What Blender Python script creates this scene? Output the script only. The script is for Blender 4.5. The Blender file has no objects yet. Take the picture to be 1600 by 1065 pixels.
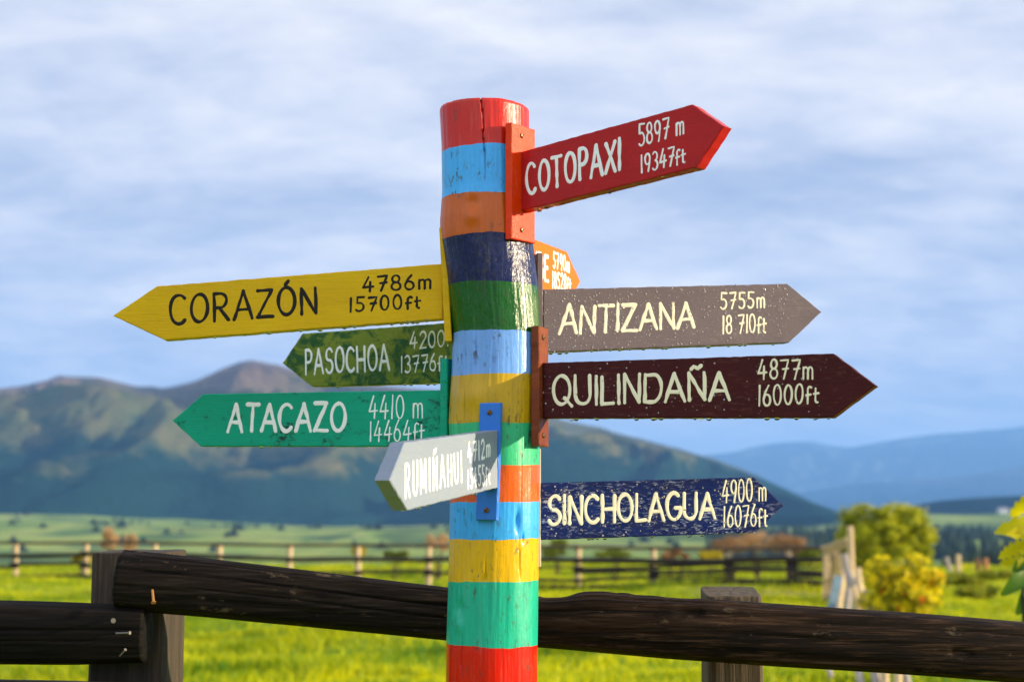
import bpy, bmesh, math, random
import numpy as np
from mathutils import Vector, Matrix, noise as mnoise

random.seed(7)
rng = np.random.default_rng(7)
SC = bpy.context.scene
COL = SC.collection
R = math.radians

# ------------------------------------------------------------------ camera, sky, sun, exposure
W0, H0, F = 1600.0, 1065.0, 2444.0          # photograph size and focal length in its pixels
EYE = 1.54
PITCH = math.atan((830 - H0 / 2) / F)
cam = bpy.data.cameras.new('camera')
cam.sensor_width = 36.0
cam.lens = 36.0 * F / W0
cam.clip_start, cam.clip_end = 0.05, 40000
cam.dof.use_dof = True
cam.dof.focus_distance = 2.42
cam.dof.aperture_fstop = 5.2
cam.dof.aperture_blades = 9
camo = bpy.data.objects.new('camera', cam)
COL.objects.link(camo)
camo.location = (0, 0, EYE)
camo.rotation_euler = (math.pi / 2 + PITCH, 0, 0)
SC.camera = camo

SUN_EL, SUN_AZ = 11.0, -6.0                  # azimuth measured from +x, negative = towards the camera side
sv = Vector((math.cos(R(SUN_EL)) * math.cos(R(SUN_AZ)), math.cos(R(SUN_EL)) * math.sin(R(SUN_AZ)), math.sin(R(SUN_EL))))
sun = bpy.data.lights.new('sun', 'SUN')
sun.energy = 5.0
sun.angle = R(0.5)
sun.color = (1.0, 0.82, 0.54)
suno = bpy.data.objects.new('sun', sun)
COL.objects.link(suno)
suno.rotation_euler = sv.to_track_quat('Z', 'Y').to_euler()
suno.location = (20, -2, 8)

SC.view_settings.view_transform = 'Standard'
SC.view_settings.look = 'None'
SC.view_settings.exposure = 1.5
SC.view_settings.gamma = 1.0
SC.cycles.max_bounces = 6
SC.cycles.volume_bounces = 0
SC.cycles.use_denoising = True
SC.cycles.caustics_reflective = False
SC.cycles.caustics_refractive = False


class NT:
    """small helper for node trees"""
    def __init__(s, tree):
        s.t = tree
        s.n = tree.nodes
        s.l = tree.links
    def new(s, typ, **kw):
        nd = s.n.new(typ)
        for k, v in kw.items():
            if k.startswith('i_'):
                key = k[2:]
                key = int(key) if key.isdigit() else key.replace('_', ' ')
                nd.inputs[key].default_value = v
            else:
                setattr(nd, k, v)
        return nd
    def link(s, a, b):
        s.l.new(a, b)
    def math(s, op, a, b=None, clamp=False):
        nd = s.n.new('ShaderNodeMath')
        nd.operation = op
        nd.use_clamp = clamp
        for i, v in enumerate((a, b)):
            if v is None:
                continue
            if isinstance(v, (int, float)):
                nd.inputs[i].default_value = v
            else:
                s.l.new(v, nd.inputs[i])
        return nd.outputs[0]
    def ramp(s, fac, stops, interp='LINEAR'):
        nd = s.n.new('ShaderNodeValToRGB')
        cr = nd.color_ramp
        cr.interpolation = interp
        while len(cr.elements) < len(stops):
            cr.elements.new(0.5)
        for e, (p, c) in zip(cr.elements, stops):
            e.position = p
        for e, (p, c) in zip(cr.elements, stops):
            e.color = (c, c, c, 1) if isinstance(c, (int, float)) else (c[0], c[1], c[2], 1)
        s.l.new(fac, nd.inputs[0])
        return nd.outputs[0]
    def mix(s, fac, a, b, blend='MIX'):
        nd = s.n.new('ShaderNodeMix')
        nd.data_type = 'RGBA'
        nd.blend_type = blend
        nd.clamp_factor = True
        for sock, v in ((nd.inputs[0], fac), (nd.inputs[6], a), (nd.inputs[7], b)):
            if isinstance(v, (int, float)):
                sock.default_value = v
            elif isinstance(v, tuple):
                sock.default_value = (v[0], v[1], v[2], 1)
            else:
                s.l.new(v, sock)
        return nd.outputs[2]
    def noise(s, vec, scale, detail=4, rough=0.55, dist=0.0):
        nd = s.n.new('ShaderNodeTexNoise')
        nd.inputs['Scale'].default_value = scale
        nd.inputs['Detail'].default_value = detail
        nd.inputs['Roughness'].default_value = rough
        nd.inputs['Distortion'].default_value = dist
        if vec is not None:
            s.l.new(vec, nd.inputs['Vector'])
        return nd.outputs[0]
    def mapping(s, vec, scale=(1, 1, 1), loc=(0, 0, 0)):
        nd = s.n.new('ShaderNodeMapping')
        nd.inputs['Scale'].default_value = scale
        nd.inputs['Location'].default_value = loc
        s.l.new(vec, nd.inputs['Vector'])
        return nd.outputs[0]
    def bump(s, h, strength=0.3, dist=0.002, normal=None):
        nd = s.n.new('ShaderNodeBump')
        nd.inputs['Strength'].default_value = strength
        nd.inputs['Distance'].default_value = dist
        s.l.new(h, nd.inputs['Height'])
        if normal is not None:
            s.l.new(normal, nd.inputs['Normal'])
        return nd.outputs[0]


def build_world():
    w = bpy.data.worlds.new('World')
    SC.world = w
    w.use_nodes = True
    w.node_tree.nodes.clear()
    g = NT(w.node_tree)
    out = g.new('ShaderNodeOutputWorld')
    bg = g.new('ShaderNodeBackground')
    bg.inputs['Strength'].default_value = 0.053
    sky = g.new('ShaderNodeTexSky')
    sky.sky_type = 'NISHITA'
    sky.sun_disc = False
    sky.sun_elevation = R(SUN_EL)
    sky.sun_rotation = R(90 - SUN_AZ)
    sky.altitude = 3000
    tc = g.new('ShaderNodeTexCoord')
    sep = g.new('ShaderNodeSeparateXYZ')
    g.link(tc.outputs['Generated'], sep.inputs[0])
    x, y, z = sep.outputs
    zc = g.math('MAXIMUM', z, 0.0)
    den = g.math('ADD', zc, 0.26)
    com = g.new('ShaderNodeCombineXYZ')
    g.link(g.math('DIVIDE', x, den), com.inputs[0])
    g.link(g.math('DIVIDE', y, den), com.inputs[1])
    com.inputs[2].default_value = 0.0
    v = com.outputs[0]
    n1 = g.noise(g.mapping(v, (0.85, 1.1, 1), (3.1, 1.7, 0)), 2.2, 7, 0.55, 0.3)   # broad cloud masses
    n2 = g.noise(g.mapping(v, (0.70, 1.6, 1), (7.3, 4.4, 0)), 3.4, 7, 0.55, 0.5)       # long streaks
    n3 = g.noise(g.mapping(v, (0.9, 1.5, 1), (1.3, 9.4, 0)), 9.0, 8, 0.62, 0.4)        # broken edges
    m = g.math('ADD', g.math('MULTIPLY', n1, 0.52), g.math('ADD', g.math('MULTIPLY', n2, 0.26), g.math('MULTIPLY', n3, 0.22)))
    # lumps of cloud, lit grey-white over slate blue
    c = g.ramp(m, [(0.36, (2.5, 3.05, 4.65)), (0.43, (3.6, 4.0, 5.15)), (0.50, (4.85, 5.05, 5.95)), (0.56, (5.95, 5.95, 6.45)), (0.62, (7.4, 7.2, 7.0))])
    # clouds rest higher up as brighter sheets
    hi = g.ramp(z, [(0.10, 0.0), (0.36, 1.0)])
    c = g.mix(g.math('MULTIPLY', hi, 0.60), c, g.ramp(m, [(0.42, (5.4, 5.6, 6.4)), (0.50, (6.5, 6.45, 6.85)), (0.58, (7.8, 7.5, 7.2))]))
    # pale band of clearing above the horizon
    lo = g.ramp(z, [(0.0, 1.0), (0.045, 0.85), (0.10, 0.0)])
    c = g.mix(g.math('MULTIPLY', lo, 0.55), c, (4.9, 5.1, 5.4))
    # extra brightness added to the unseen sky behind the viewer, to fill the shade
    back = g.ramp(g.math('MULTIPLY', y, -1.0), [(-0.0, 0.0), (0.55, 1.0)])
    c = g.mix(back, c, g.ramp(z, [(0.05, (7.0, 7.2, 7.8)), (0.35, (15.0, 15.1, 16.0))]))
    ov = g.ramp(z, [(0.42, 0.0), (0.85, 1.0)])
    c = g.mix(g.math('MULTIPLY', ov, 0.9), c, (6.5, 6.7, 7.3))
    gap = g.ramp(m, [(0.30, 0.3), (0.42, 0.08), (0.5, 0.03)])
    c = g.mix(gap, c, sky.outputs[0])
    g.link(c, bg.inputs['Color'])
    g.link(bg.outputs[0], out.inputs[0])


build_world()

# ------------------------------------------------------------------ projection helpers: pixel of the photo -> ray -> plane in the place
FWD = Vector((0, math.cos(PITCH), math.sin(PITCH)))
UPV = Vector((0, -math.sin(PITCH), math.cos(PITCH)))
RT = Vector((1, 0, 0))
CAMP = Vector((0, 0, EYE))


def ray(px, py):
    return (FWD + RT * ((px - W0 / 2) / F) + UPV * (-(py - H0 / 2) / F))


def on_plane(px, py, p0, n):
    d = ray(px, py)
    t = (p0 - CAMP).dot(n) / d.dot(n)
    return CAMP + d * t


def at(px, py, Y):
    """point at horizontal distance Y in front of the camera seen at that pixel"""
    return on_plane(px, py, Vector((0, Y, 0)), Vector((0, 1, 0)))


# ------------------------------------------------------------------ object helpers
def mesh_obj(name, verts, faces, mats, parent=None, smooth=False, fmat=None):
    me = bpy.data.meshes.new(name)
    me.from_pydata([tuple(v) for v in verts], [], faces)
    me.update()
    return link_mesh(name, me, mats, parent, smooth, fmat)


def link_mesh(name, me, mats, parent=None, smooth=False, fmat=None):
    if not isinstance(mats, (list, tuple)):
        mats = [mats]
    for m in mats:
        me.materials.append(m)
    if fmat is not None:
        me.polygons.foreach_set('material_index', np.asarray(fmat, dtype=np.int32))
    if smooth:
        me.polygons.foreach_set('use_smooth', np.ones(len(me.polygons), dtype=bool))
    o = bpy.data.objects.new(name, me)
    COL.objects.link(o)
    if parent is not None:
        o.parent = parent
    return o


def np_mesh(name, verts, loops, nper, mats, parent=None, smooth=False, fmat=None):
    """fast mesh from numpy: every face has nper corners"""
    me = bpy.data.meshes.new(name)
    nf = len(loops) // nper
    me.vertices.add(len(verts))
    me.vertices.foreach_set('co', np.asarray(verts, dtype=np.float32).ravel())
    me.loops.add(len(loops))
    me.loops.foreach_set('vertex_index', np.asarray(loops, dtype=np.int32))
    me.polygons.add(nf)
    me.polygons.foreach_set('loop_start', np.arange(0, nf * nper, nper, dtype=np.int32))
    me.polygons.foreach_set('loop_total', np.full(nf, nper, dtype=np.int32))
    me.update(calc_edges=True)
    me.validate()
    return link_mesh(name, me, mats, parent, smooth, fmat)


def grid_faces(nr, nc, wrap=False):
    i = np.arange(nr - 1)[:, None]
    cN = nc if wrap else nc - 1
    j = np.arange(cN)[None, :]
    j2 = (j + 1) % nc
    a = i * nc + j
    b = i * nc + j2
    c = (i + 1) * nc + j2
    d = (i + 1) * nc + j
    return np.stack([a, b, c, d], axis=-1).reshape(-1)


def tag(o, label=None, cat=None, group=None, kind=None):
    if label: o['label'] = label
    if cat: o['category'] = cat
    if group: o['group'] = group
    if kind: o['kind'] = kind
    return o


def empty(name, loc, rz=0.0):
    o = bpy.data.objects.new(name, None)
    o.empty_display_size = 0.1
    COL.objects.link(o)
    o.location = loc
    o.rotation_euler = (0, 0, rz)
    return o


def copy_tree(o, parent=None):
    c = o.copy()
    COL.objects.link(c)
    if parent is not None:
        c.parent = parent
    for ch in list(o.children):
        copy_tree(ch, c)
    return c


# vectorised value noise (cheap, for terrain and bark)
def _hash(ix, iy, iz, seed):
    h = (ix * 374761393 + iy * 668265263 + iz * 2147483647 + seed * 974711) & 0xffffffff
    h = ((h ^ (h >> 13)) * 1274126177) & 0xffffffff
    return ((h ^ (h >> 16)) & 0xffff) / 65535.0


def vnoise(x, y, z=0.0, seed=0):
    x, y, z = np.broadcast_arrays(np.asarray(x, float), np.asarray(y, float), np.asarray(z, float))
    ix, iy, iz = np.floor(x).astype(np.int64), np.floor(y).astype(np.int64), np.floor(z).astype(np.int64)
    fx, fy, fz = x - ix, y - iy, z - iz
    u, v, w = (f * f * f * (f * (f * 6 - 15) + 10) for f in (fx, fy, fz))
    r = 0
    for a in (0, 1):
        for b in (0, 1):
            for c in (0, 1):
                r = r + _hash(ix + a, iy + b, iz + c, seed) * (u if a else 1 - u) * (v if b else 1 - v) * (w if c else 1 - w)
    return r * 2 - 1


def fbm(x, y, z=0.0, octv=5, seed=0, gain=0.5):
    r, a, f = 0, 1.0, 1.0
    for k in range(octv):
        r = r + a * vnoise(np.asarray(x) * f, np.asarray(y) * f, np.asarray(z) * f, seed + k * 13)
        a *= gain
        f *= 2.03
    return r


# ------------------------------------------------------------------ materials
def new_mat(name):
    m = bpy.data.materials.new(name)
    m.use_nodes = True
    m.node_tree.nodes.clear()
    g = NT(m.node_tree)
    out = g.new('ShaderNodeOutputMaterial')
    bs = g.new('ShaderNodeBsdfPrincipled')
    g.link(bs.outputs[0], out.inputs[0])
    tc = g.new('ShaderNodeTexCoord')
    return m, g, bs, out, tc.outputs['Object']


def paint_mat(name, col, col2=None, rough=0.4, grain=1.0, wear=0.0, wear_col=(0.55, 0.55, 0.5), mold=0.0,
              mold_col=(0.01, 0.02, 0.02), spec=0.13, coat=0.0, vary=0.25, wear_scale=1.0, mottled=None):
    """brush-painted board: grain runs along local X"""
    m, g, bs, out, co = new_mat(name)
    gr = g.noise(g.mapping(co, (3, 60, 60)), 6.0, 6, 0.6, 0.4)
    big = g.noise(g.mapping(co, (1, 2.5, 2.5)), 9.0, 5, 0.6, 0.2)
    base = g.mix(g.math('MULTIPLY', g.ramp(big, [(0.3, 1.0), (0.7, 0.0)]), vary), col, col2 or tuple(c * 0.55 for c in col))
    base = g.mix(g.math('MULTIPLY', g.ramp(gr, [(0.52, 0.0), (0.75, 1.0)]), vary * 0.8), base, tuple(c * 0.62 for c in col))
    if mottled:
        mt = g.noise(g.mapping(co, (1.3, 2.4, 2.4), (1.7, 0, 0.4)), 13.0, 8, 0.68, 0.6)
        base = g.mix(g.ramp(mt, [(0.46, 0.0), (0.56, 1.0)]), base, mottled)
    if mold:
        md = g.noise(g.mapping(co, (1.2, 1.5, 1.5), (4.2, 1, 2)), 14.0, 10, 0.75)
        md2 = g.noise(g.mapping(co, (1, 1, 1.6)), 150.0, 4, 0.7)
        f = g.math('MULTIPLY', g.ramp(md, [(0.54, 0.0), (0.62, 1.0)]), g.ramp(md2, [(0.40, 0.0), (0.56, 1.0)]))
        base = g.mix(g.math('MULTIPLY', f, mold), base, mold_col)
    ws = None
    if wear:
        w1 = g.noise(g.mapping(co, (10 * wear_scale, 34 * wear_scale, 34 * wear_scale)), 5.0, 8, 0.72, 0.3)
        w2 = g.noise(g.mapping(co, (1, 1.6, 1.6)), 16.0, 4, 0.6)
        f = g.math('MULTIPLY', g.ramp(w1, [(0.53, 0.0), (0.60, 1.0)]), g.ramp(w2, [(0.36, 0.0), (0.62, 1.0)]))
        ws = g.math('MULTIPLY', f, wear)
        base = g.mix(ws, base, wear_col)
    g.link(base, bs.inputs['Base Color'])
    rn = g.noise(co, 40.0, 4, 0.6)
    g.link(g.ramp(rn, [(0.3, max(0.05, rough - 0.13)), (0.7, min(1, rough + 0.15))]), bs.inputs['Roughness'])
    bs.inputs['Specular IOR Level'].default_value = spec
    if coat:
        bs.inputs['Coat Weight'].default_value = coat
        bs.inputs['Coat Roughness'].default_value = 0.12
    h = g.math('ADD', g.math('MULTIPLY', gr, 0.8), g.math('MULTIPLY', g.noise(co, 320.0, 3, 0.6), 0.25))
    if ws is not None:
        h = g.math('SUBTRACT', h, g.math('MULTIPLY', ws, 0.8))
    g.link(g.bump(h, 0.35 * grain, 0.0016), bs.inputs['Normal'])
    return m


def simple_mat(name, col, rough=0.6, spec=0.4, metal=0.0, var=0.0, scale=20.0, bump=0.0, col2=None):
    m, g, bs, out, co = new_mat(name)
    if var:
        n = g.noise(co, scale, 5, 0.6)
        g.link(g.mix(g.ramp(n, [(0.35, 0.0), (0.65, 1.0)]), tuple(c * (1 - var) for c in col), col2 or tuple(min(1, c * (1 + var)) for c in col)), bs.inputs['Base Color'])
        if bump:
            g.link(g.bump(n, bump, 0.01), bs.inputs['Normal'])
    else:
        bs.inputs['Base Color'].default_value = (*col, 1)
    bs.inputs['Roughness'].default_value = rough
    bs.inputs['Specular IOR Level'].default_value = spec
    bs.inputs['Metallic'].default_value = metal
    return m


def wood_mat(name, dark, light, rough=0.6, scale=1.0, axis=0, streak=0.5, moss=None, spec=0.35, bump=0.6):
    """weathered timber: grain stretched along one local axis"""
    m, g, bs, out, co = new_mat(name)
    s = [34.0 * scale] * 3
    s[axis] = 1.6 * scale
    n1 = g.noise(g.mapping(co, tuple(s)), 1.0, 9, 0.66, 0.6)
    s2 = [7.0 * scale] * 3
    s2[axis] = 0.9 * scale
    n2 = g.noise(g.mapping(co, tuple(s2), (3, 5, 1)), 1.0, 6, 0.6, 0.8)
    f = g.math('MULTIPLY', g.ramp(n1, [(0.42, 0.0), (0.72, 1.0)]), g.ramp(n2, [(0.40, 0.0), (0.70, 1.0)]))
    c = g.mix(f, dark, light)
    s4 = [170.0 * scale] * 3
    s4[axis] = 7.0 * scale
    fb = g.noise(g.mapping(co, tuple(s4)), 1.0, 5, 0.7, 0.3)
    c = g.mix(g.math('MULTIPLY', g.ramp(fb, [(0.52, 0.0), (0.68, 1.0)]), 0.5), c, light)
    c = g.mix(g.math('MULTIPLY', g.ramp(fb, [(0.32, 1.0), (0.46, 0.0)]), 0.7), c, tuple(v * 0.35 for v in dark))
    c = g.mix(g.math('MULTIPLY', g.ramp(n1, [(0.25, 1.0), (0.42, 0.0)]), streak), c, tuple(v * 0.35 for v in dark))
    if moss:
        n3 = g.noise(co, 14.0, 5, 0.7)
        c = g.mix(g.math('MULTIPLY', g.ramp(n3, [(0.55, 0.0), (0.72, 1.0)]), 0.6), c, moss)
    g.link(c, bs.inputs['Base Color'])
    bs.inputs['Roughness'].default_value = rough
    bs.inputs['Specular IOR Level'].default_value = spec
    s3 = [120.0 * scale] * 3
    s3[axis] = 5.0 * scale
    h = g.math('ADD', n1, g.math('MULTIPLY', g.noise(g.mapping(co, tuple(s3)), 1.0, 4, 0.6), 0.5))
    g.link(g.bump(h, bump, 0.006), bs.inputs['Normal'])
    return m


def leaf_mat(name, a, b, trans=0.45, rough=0.5, scale=3.0, tcol=None):
    m = bpy.data.materials.new(name)
    m.use_nodes = True
    m.node_tree.nodes.clear()
    g = NT(m.node_tree)
    out = g.new('ShaderNodeOutputMaterial')
    geo = g.new('ShaderNodeNewGeometry')
    tc = g.new('ShaderNodeTexCoord')
    n = g.noise(tc.outputs['Object'], scale, 4, 0.6)
    f = g.math('ADD', g.math('MULTIPLY', n, 1.5), g.math('MULTIPLY', geo.outputs['Random Per Island'], 0.35))
    c = g.mix(g.ramp(g.math('MULTIPLY', f, 0.7), [(0.52, 0.0), (0.82, 1.0)]), a, b)
    bs = g.new('ShaderNodeBsdfPrincipled')
    bs.inputs['Roughness'].default_value = rough
    bs.inputs['Specular IOR Level'].default_value = 0.25
    g.link(c, bs.inputs['Base Color'])
    tr = g.new('ShaderNodeBsdfTranslucent')
    g.link(g.mix(0.5, c, tcol or b), tr.inputs['Color'])
    mx = g.new('ShaderNodeMixShader')
    mx.inputs[0].default_value = trans
    g.link(bs.outputs[0], mx.inputs[1])
    g.link(tr.outputs[0], mx.inputs[2])
    g.link(mx.outputs[0], out.inputs[0])
    return m


# ------------------------------------------------------------------ the ground: meadow, valley floor, out to the horizon
def ground_height(x, y):
    r = np.hypot(x, y)
    prof_r = np.array([0, 78, 120, 220, 420, 620, 900, 1300, 1700, 2600, 30000.])
    prof_h = np.array([0, -0.1, -3.2, -9, -11, -8, -2.5, 9, 20, 24, 24.])
    h = np.interp(r, prof_r, prof_h)
    pxa = 800 + F * x / np.maximum(y, 0.05 * r + 1e-6)
    h = np.where(h > 0, h * np.interp(pxa, [60, 480, 1250, 1420], [1, 0.28, 0.30, 1.0]), h)
    near = np.clip((95 - r) / 30, 0, 1)
    h = h + near * (0.30 * vnoise(x / 6.5, y / 4.4, 0, 3) + 0.08 * vnoise(x / 1.9, y / 1.5, 0, 9) + 0.02 * vnoise(x / 0.6, y / 0.5, 0, 5))
    far = np.clip((r - 150) / 400, 0, 1)
    return h + far * (3.0 * vnoise(x / 210, y / 150, 0, 21) + 1.2 * vnoise(x / 70, y / 60, 0, 22))


def dirt_amount(x, y):
    """bare earth: a track to the right and trampled patches along the far fence"""
    tr = np.exp(-((y - 27.0 - 0.10 * (x - 8)) / 1.5) ** 2) * np.clip((x - 6.4) / 0.8, 0, 1)
    p1 = np.exp(-((y - 36.5) / 2.2) ** 2) * np.exp(-((x - 6.4) / 2.6) ** 2) * 1.1
    p2 = np.exp(-((y - 43.5) / 1.2) ** 2) * np.clip((x + 2) / 5, 0, 1) * 0.5
    n = 0.5 + 0.5 * fbm(x / 1.6, y / 0.9, 0, 4, 31)
    return np.clip((np.maximum(np.maximum(tr, p1), p2) - 0.25) * 1.6 + (n - 0.5) * 0.8 * (np.maximum(tr, p1) > 0.1), 0, 1)


def build_ground():
    az = np.concatenate([np.radians(np.linspace(-26, 26, 261)), np.radians(np.linspace(28, 332, 90))])
    rr = np.concatenate([[0.0], np.geomspace(1.0, 14, 24), np.geomspace(14.4, 90, 250), np.geomspace(93, 2600, 130), np.geomspace(2900, 12800, 14)])
    A, RR = np.meshgrid(az, rr)
    X, Y = RR * np.sin(A), RR * np.cos(A)
    Z = ground_height(X, Y)
    v = np.stack([X, Y, Z], -1).reshape(-1, 3)
    m, g, bs, out, co = new_mat('meadow')
    n1 = g.noise(g.mapping(co, (0.14, 0.30, 0.2)), 1.0, 5, 0.6, 0.4)
    n2 = g.noise(g.mapping(co, (1.2, 2.0, 1)), 1.0, 5, 0.65)
    near = g.mix(g.ramp(n1, [(0.35, 0.0), (0.65, 1.0)]), (0.05, 0.16, 0.002), (0.38, 0.40, 0.002))
    near = g.mix(g.math('MULTIPLY', g.ramp(n2, [(0.45, 0.0), (0.7, 1.0)]), 0.5), near, (0.045, 0.095, 0.008))
    at_ = g.new('ShaderNodeAttribute', attribute_name='dirt')
    near = g.mix(at_.outputs['Fac'], near, g.mix(n2, (0.11, 0.075, 0.05), (0.26, 0.18, 0.125)))
    # far valley: a patchwork of pasture, scrub and ploughed strips
    f1 = g.noise(g.mapping(co, (0.0065, 0.0034, 0)), 1.0, 6, 0.6, 0.8)
    f2 = g.noise(g.mapping(co, (0.012, 0.03, 0)), 1.0, 6, 0.65, 0.3)
    far = g.ramp(f1, [(0.34, (0.02, 0.05, 0.02)), (0.44, (0.09, 0.15, 0.03)), (0.50, (0.19, 0.28, 0.05)), (0.56, (0.28, 0.32, 0.07)), (0.62, (0.11, 0.19, 0.04)), (0.70, (0.05, 0.09, 0.03))])
    far = g.mix(g.ramp(f2, [(0.52, 0.0), (0.64, 0.8)]), far, (0.022, 0.048, 0.028))
    sep = g.new('ShaderNodeSeparateXYZ')
    g.link(co, sep.inputs[0])
    fy = g.math('DIVIDE', g.math('SUBTRACT', sep.outputs[1], 85.0), 60.0, True)
    c = g.mix(fy, near, far)
    g.link(c, bs.inputs['Base Color'])
    bs.inputs['Roughness'].default_value = 0.9
    bs.inputs['Specular IOR Level'].default_value = 0.1
    o = np_mesh('ground', v, grid_faces(len(rr), len(az), True), 4, m, smooth=True)
    at = o.data.attributes.new('dirt', 'FLOAT', 'POINT')
    at.data.foreach_set('value', dirt_amount(v[:, 0], v[:, 1]).astype(np.float32))
    tag(o, 'bright green meadow falling away to a valley of fields', 'ground', kind='structure')


def build_grass():
    n = 300000
    u = rng.random(n)
    y = 13.0 * (95 / 13.0) ** (u ** 0.80)
    x = (rng.random(n) * 2 - 1) * (y * 0.345 + 1.5)
    keep = rng.random(n) > dirt_amount(x, y) * 1.0
    dens = 0.5 + 0.5 * fbm(x / 2.2, y / 1.5, 0, 3, 51)
    keep &= rng.random(n) < np.clip(dens * 1.6, 0.18, 1)
    x, y, dens = x[keep], y[keep], dens[keep]
    n = len(x)
    z = ground_height(x, y)
    tall = np.clip(fbm(x / 1.4, y / 1.1, 0, 3, 77), -1, 1)
    h = (0.035 + 0.035 * rng.random(n) + 0.045 * np.clip(tall, 0, 1)) * (0.8 + y / 75)
    fy_ = np.interp(x / y * F + 800, [-390, 33, 700, 1290], [47.5, 46, 43, 38.5])
    h = h + (np.abs(y - fy_) < 0.7) * (rng.random(n) < 0.4) * 0.25 * rng.random(n) + (fbm(x / 3.0, y / 2.0, 0, 3, 99) > 0.75) * 0.12 * rng.random(n)
    w = (0.010 + 0.012 * rng.random(n)) * (0.7 + y / 25)
    a = rng.random(n) * math.pi * 2
    lx, ly = np.cos(a), np.sin(a)
    b = rng.random(n) * math.pi * 2
    bend = h * (0.2 + 0.7 * rng.random(n))
    v = np.zeros((n, 3, 3))
    v[:, 0] = np.stack([x - lx * w, y - ly * w, z - 0.015], -1)
    v[:, 1] = np.stack([x + lx * w, y + ly * w, z - 0.015], -1)
    v[:, 2] = np.stack([x + np.cos(b) * bend, y + np.sin(b) * bend, z + h], -1)
    m = leaf_mat('grass_blades', (0.045, 0.17, 0.002), (0.60, 0.58, 0.002), 0.5, 0.55, 0.45, (0.62, 0.62, 0.003))
    o = np_mesh('grass', v.reshape(-1, 3), np.arange(n * 3), 3, m)
    tag(o, 'sunlit yellow green meadow grass', 'grass', kind='stuff')


# ------------------------------------------------------------------ mountains
def terrain_mat(name, grass, dry, forest, rock, top, fs=0.004, fth=0.5):
    m, g, bs, out, co = new_mat(name)
    sep = g.new('ShaderNodeSeparateXYZ')
    g.link(co, sep.inputs[0])
    hz = g.math('DIVIDE', sep.outputs[2], top)
    n1 = g.noise(g.mapping(co, (fs, fs, fs)), 1.0, 8, 0.6, 0.5)
    n2 = g.noise(g.mapping(co, (fs * 5, fs * 5, fs * 5)), 1.0, 8, 0.68)
    c = g.mix(g.ramp(n2, [(0.35, 0.0), (0.65, 1.0)]), grass, dry)
    k = g.math('ADD', hz, g.math('MULTIPLY', g.math('SUBTRACT', n1, 0.5), 0.9))
    c = g.mix(g.ramp(k, [(0.52, 0.0), (0.78, 1.0)]), c, rock)
    fk = g.math('ADD', k, g.math('MULTIPLY', g.math('SUBTRACT', n2, 0.5), 0.45))
    c = g.mix(g.ramp(fk, [(fth - 0.08, 1.0), (fth + 0.05, 0.0)]), c, forest)
    g.link(c, bs.inputs['Base Color'])
    bs.inputs['Roughness'].default_value = 1.0
    bs.inputs['Specular IOR Level'].default_value = 0.0
    g.link(g.bump(n2, 0.9, 22.0), bs.inputs['Normal'])
    return m


def ridge(name, sil, D, depth, zb, mat, label, amp=0.30, seed=1, back=0.55, ncol=1400, nrow=240, power=1.15, gul=1.0):
    """one range: its crest follows the skyline at distance D, spurs and gullies run down towards the viewer"""
    px = np.linspace(sil[0][0], sil[-1][0], ncol)
    sy = np.interp(px, [s[0] for s in sil], [s[1] for s in sil])
    k = np.array([1, 2, 3, 2, 1.]); k /= k.sum()
    sy = np.convolve(np.pad(sy, 2, mode='edge'), k, 'valid')
    ta = (px - 800) / F
    Hh = (830 - sy) / F * D + EYE                # crest height
    t = np.concatenate([np.linspace(0, 1, nrow), 1 + np.linspace(0.02, back, 40)])
    T, TA = np.meshgrid(t, ta, indexing='ij')
    HH = np.broadcast_to(Hh, T.shape)
    base_w = 1 + 0.22 * fbm(px / 330.0, 0.5, 0, 2, seed + 40)[None, :]
    dist = D - depth * base_w * (1 - T)
    X = dist * TA
    Y = dist
    u = X / depth
    warp = 0.35 * fbm(u * 2.2, T * 1.6, 0, 3, seed + 5)
    r1 = 1 - np.abs(vnoise((u + warp) * 3.1, T * 1.1 + 3, 0, seed)) * 2
    r2 = 1 - np.abs(vnoise((u + warp * 1.4) * 7.5 + 4, T * 2.4, 0, seed + 1)) * 2
    r3 = 1 - np.abs(vnoise((u + warp * 2) * 17.0 + 1, T * 5.5, 0, seed + 2)) * 2
    det = fbm(u * 40, T * 26, 0, 3, seed + 8)
    env = np.sin(np.clip(T, 0, 1) * math.pi) ** 0.8
    rel = np.where(T <= 1, np.clip(T, 0, 1) ** power, 1 - (T - 1) / back * 0.9)
    z = zb + (HH - zb) * rel
    z = z + (HH - zb) * amp * env * gul * (0.48 * r1 + 0.40 * r2 + 0.28 * r3) + (HH - zb) * 0.03 * det * (0.15 + env)
    # keep every spur below the line of sight to the crest
    lim = EYE + (HH - EYE) * dist / D
    z = np.where(T < 0.995, np.minimum(z, lim - (1 - np.clip(T, 0, 1)) * 0.06 * (HH - zb)), z)
    z = np.where(T <= 0.0, zb - 12, z)
    o = np_mesh(name, np.stack([X, Y, z], -1).reshape(-1, 3), grid_faces(len(t), ncol), 4, mat, smooth=True)
    tag(o, label, 'mountain', kind='structure')
    return o


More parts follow.
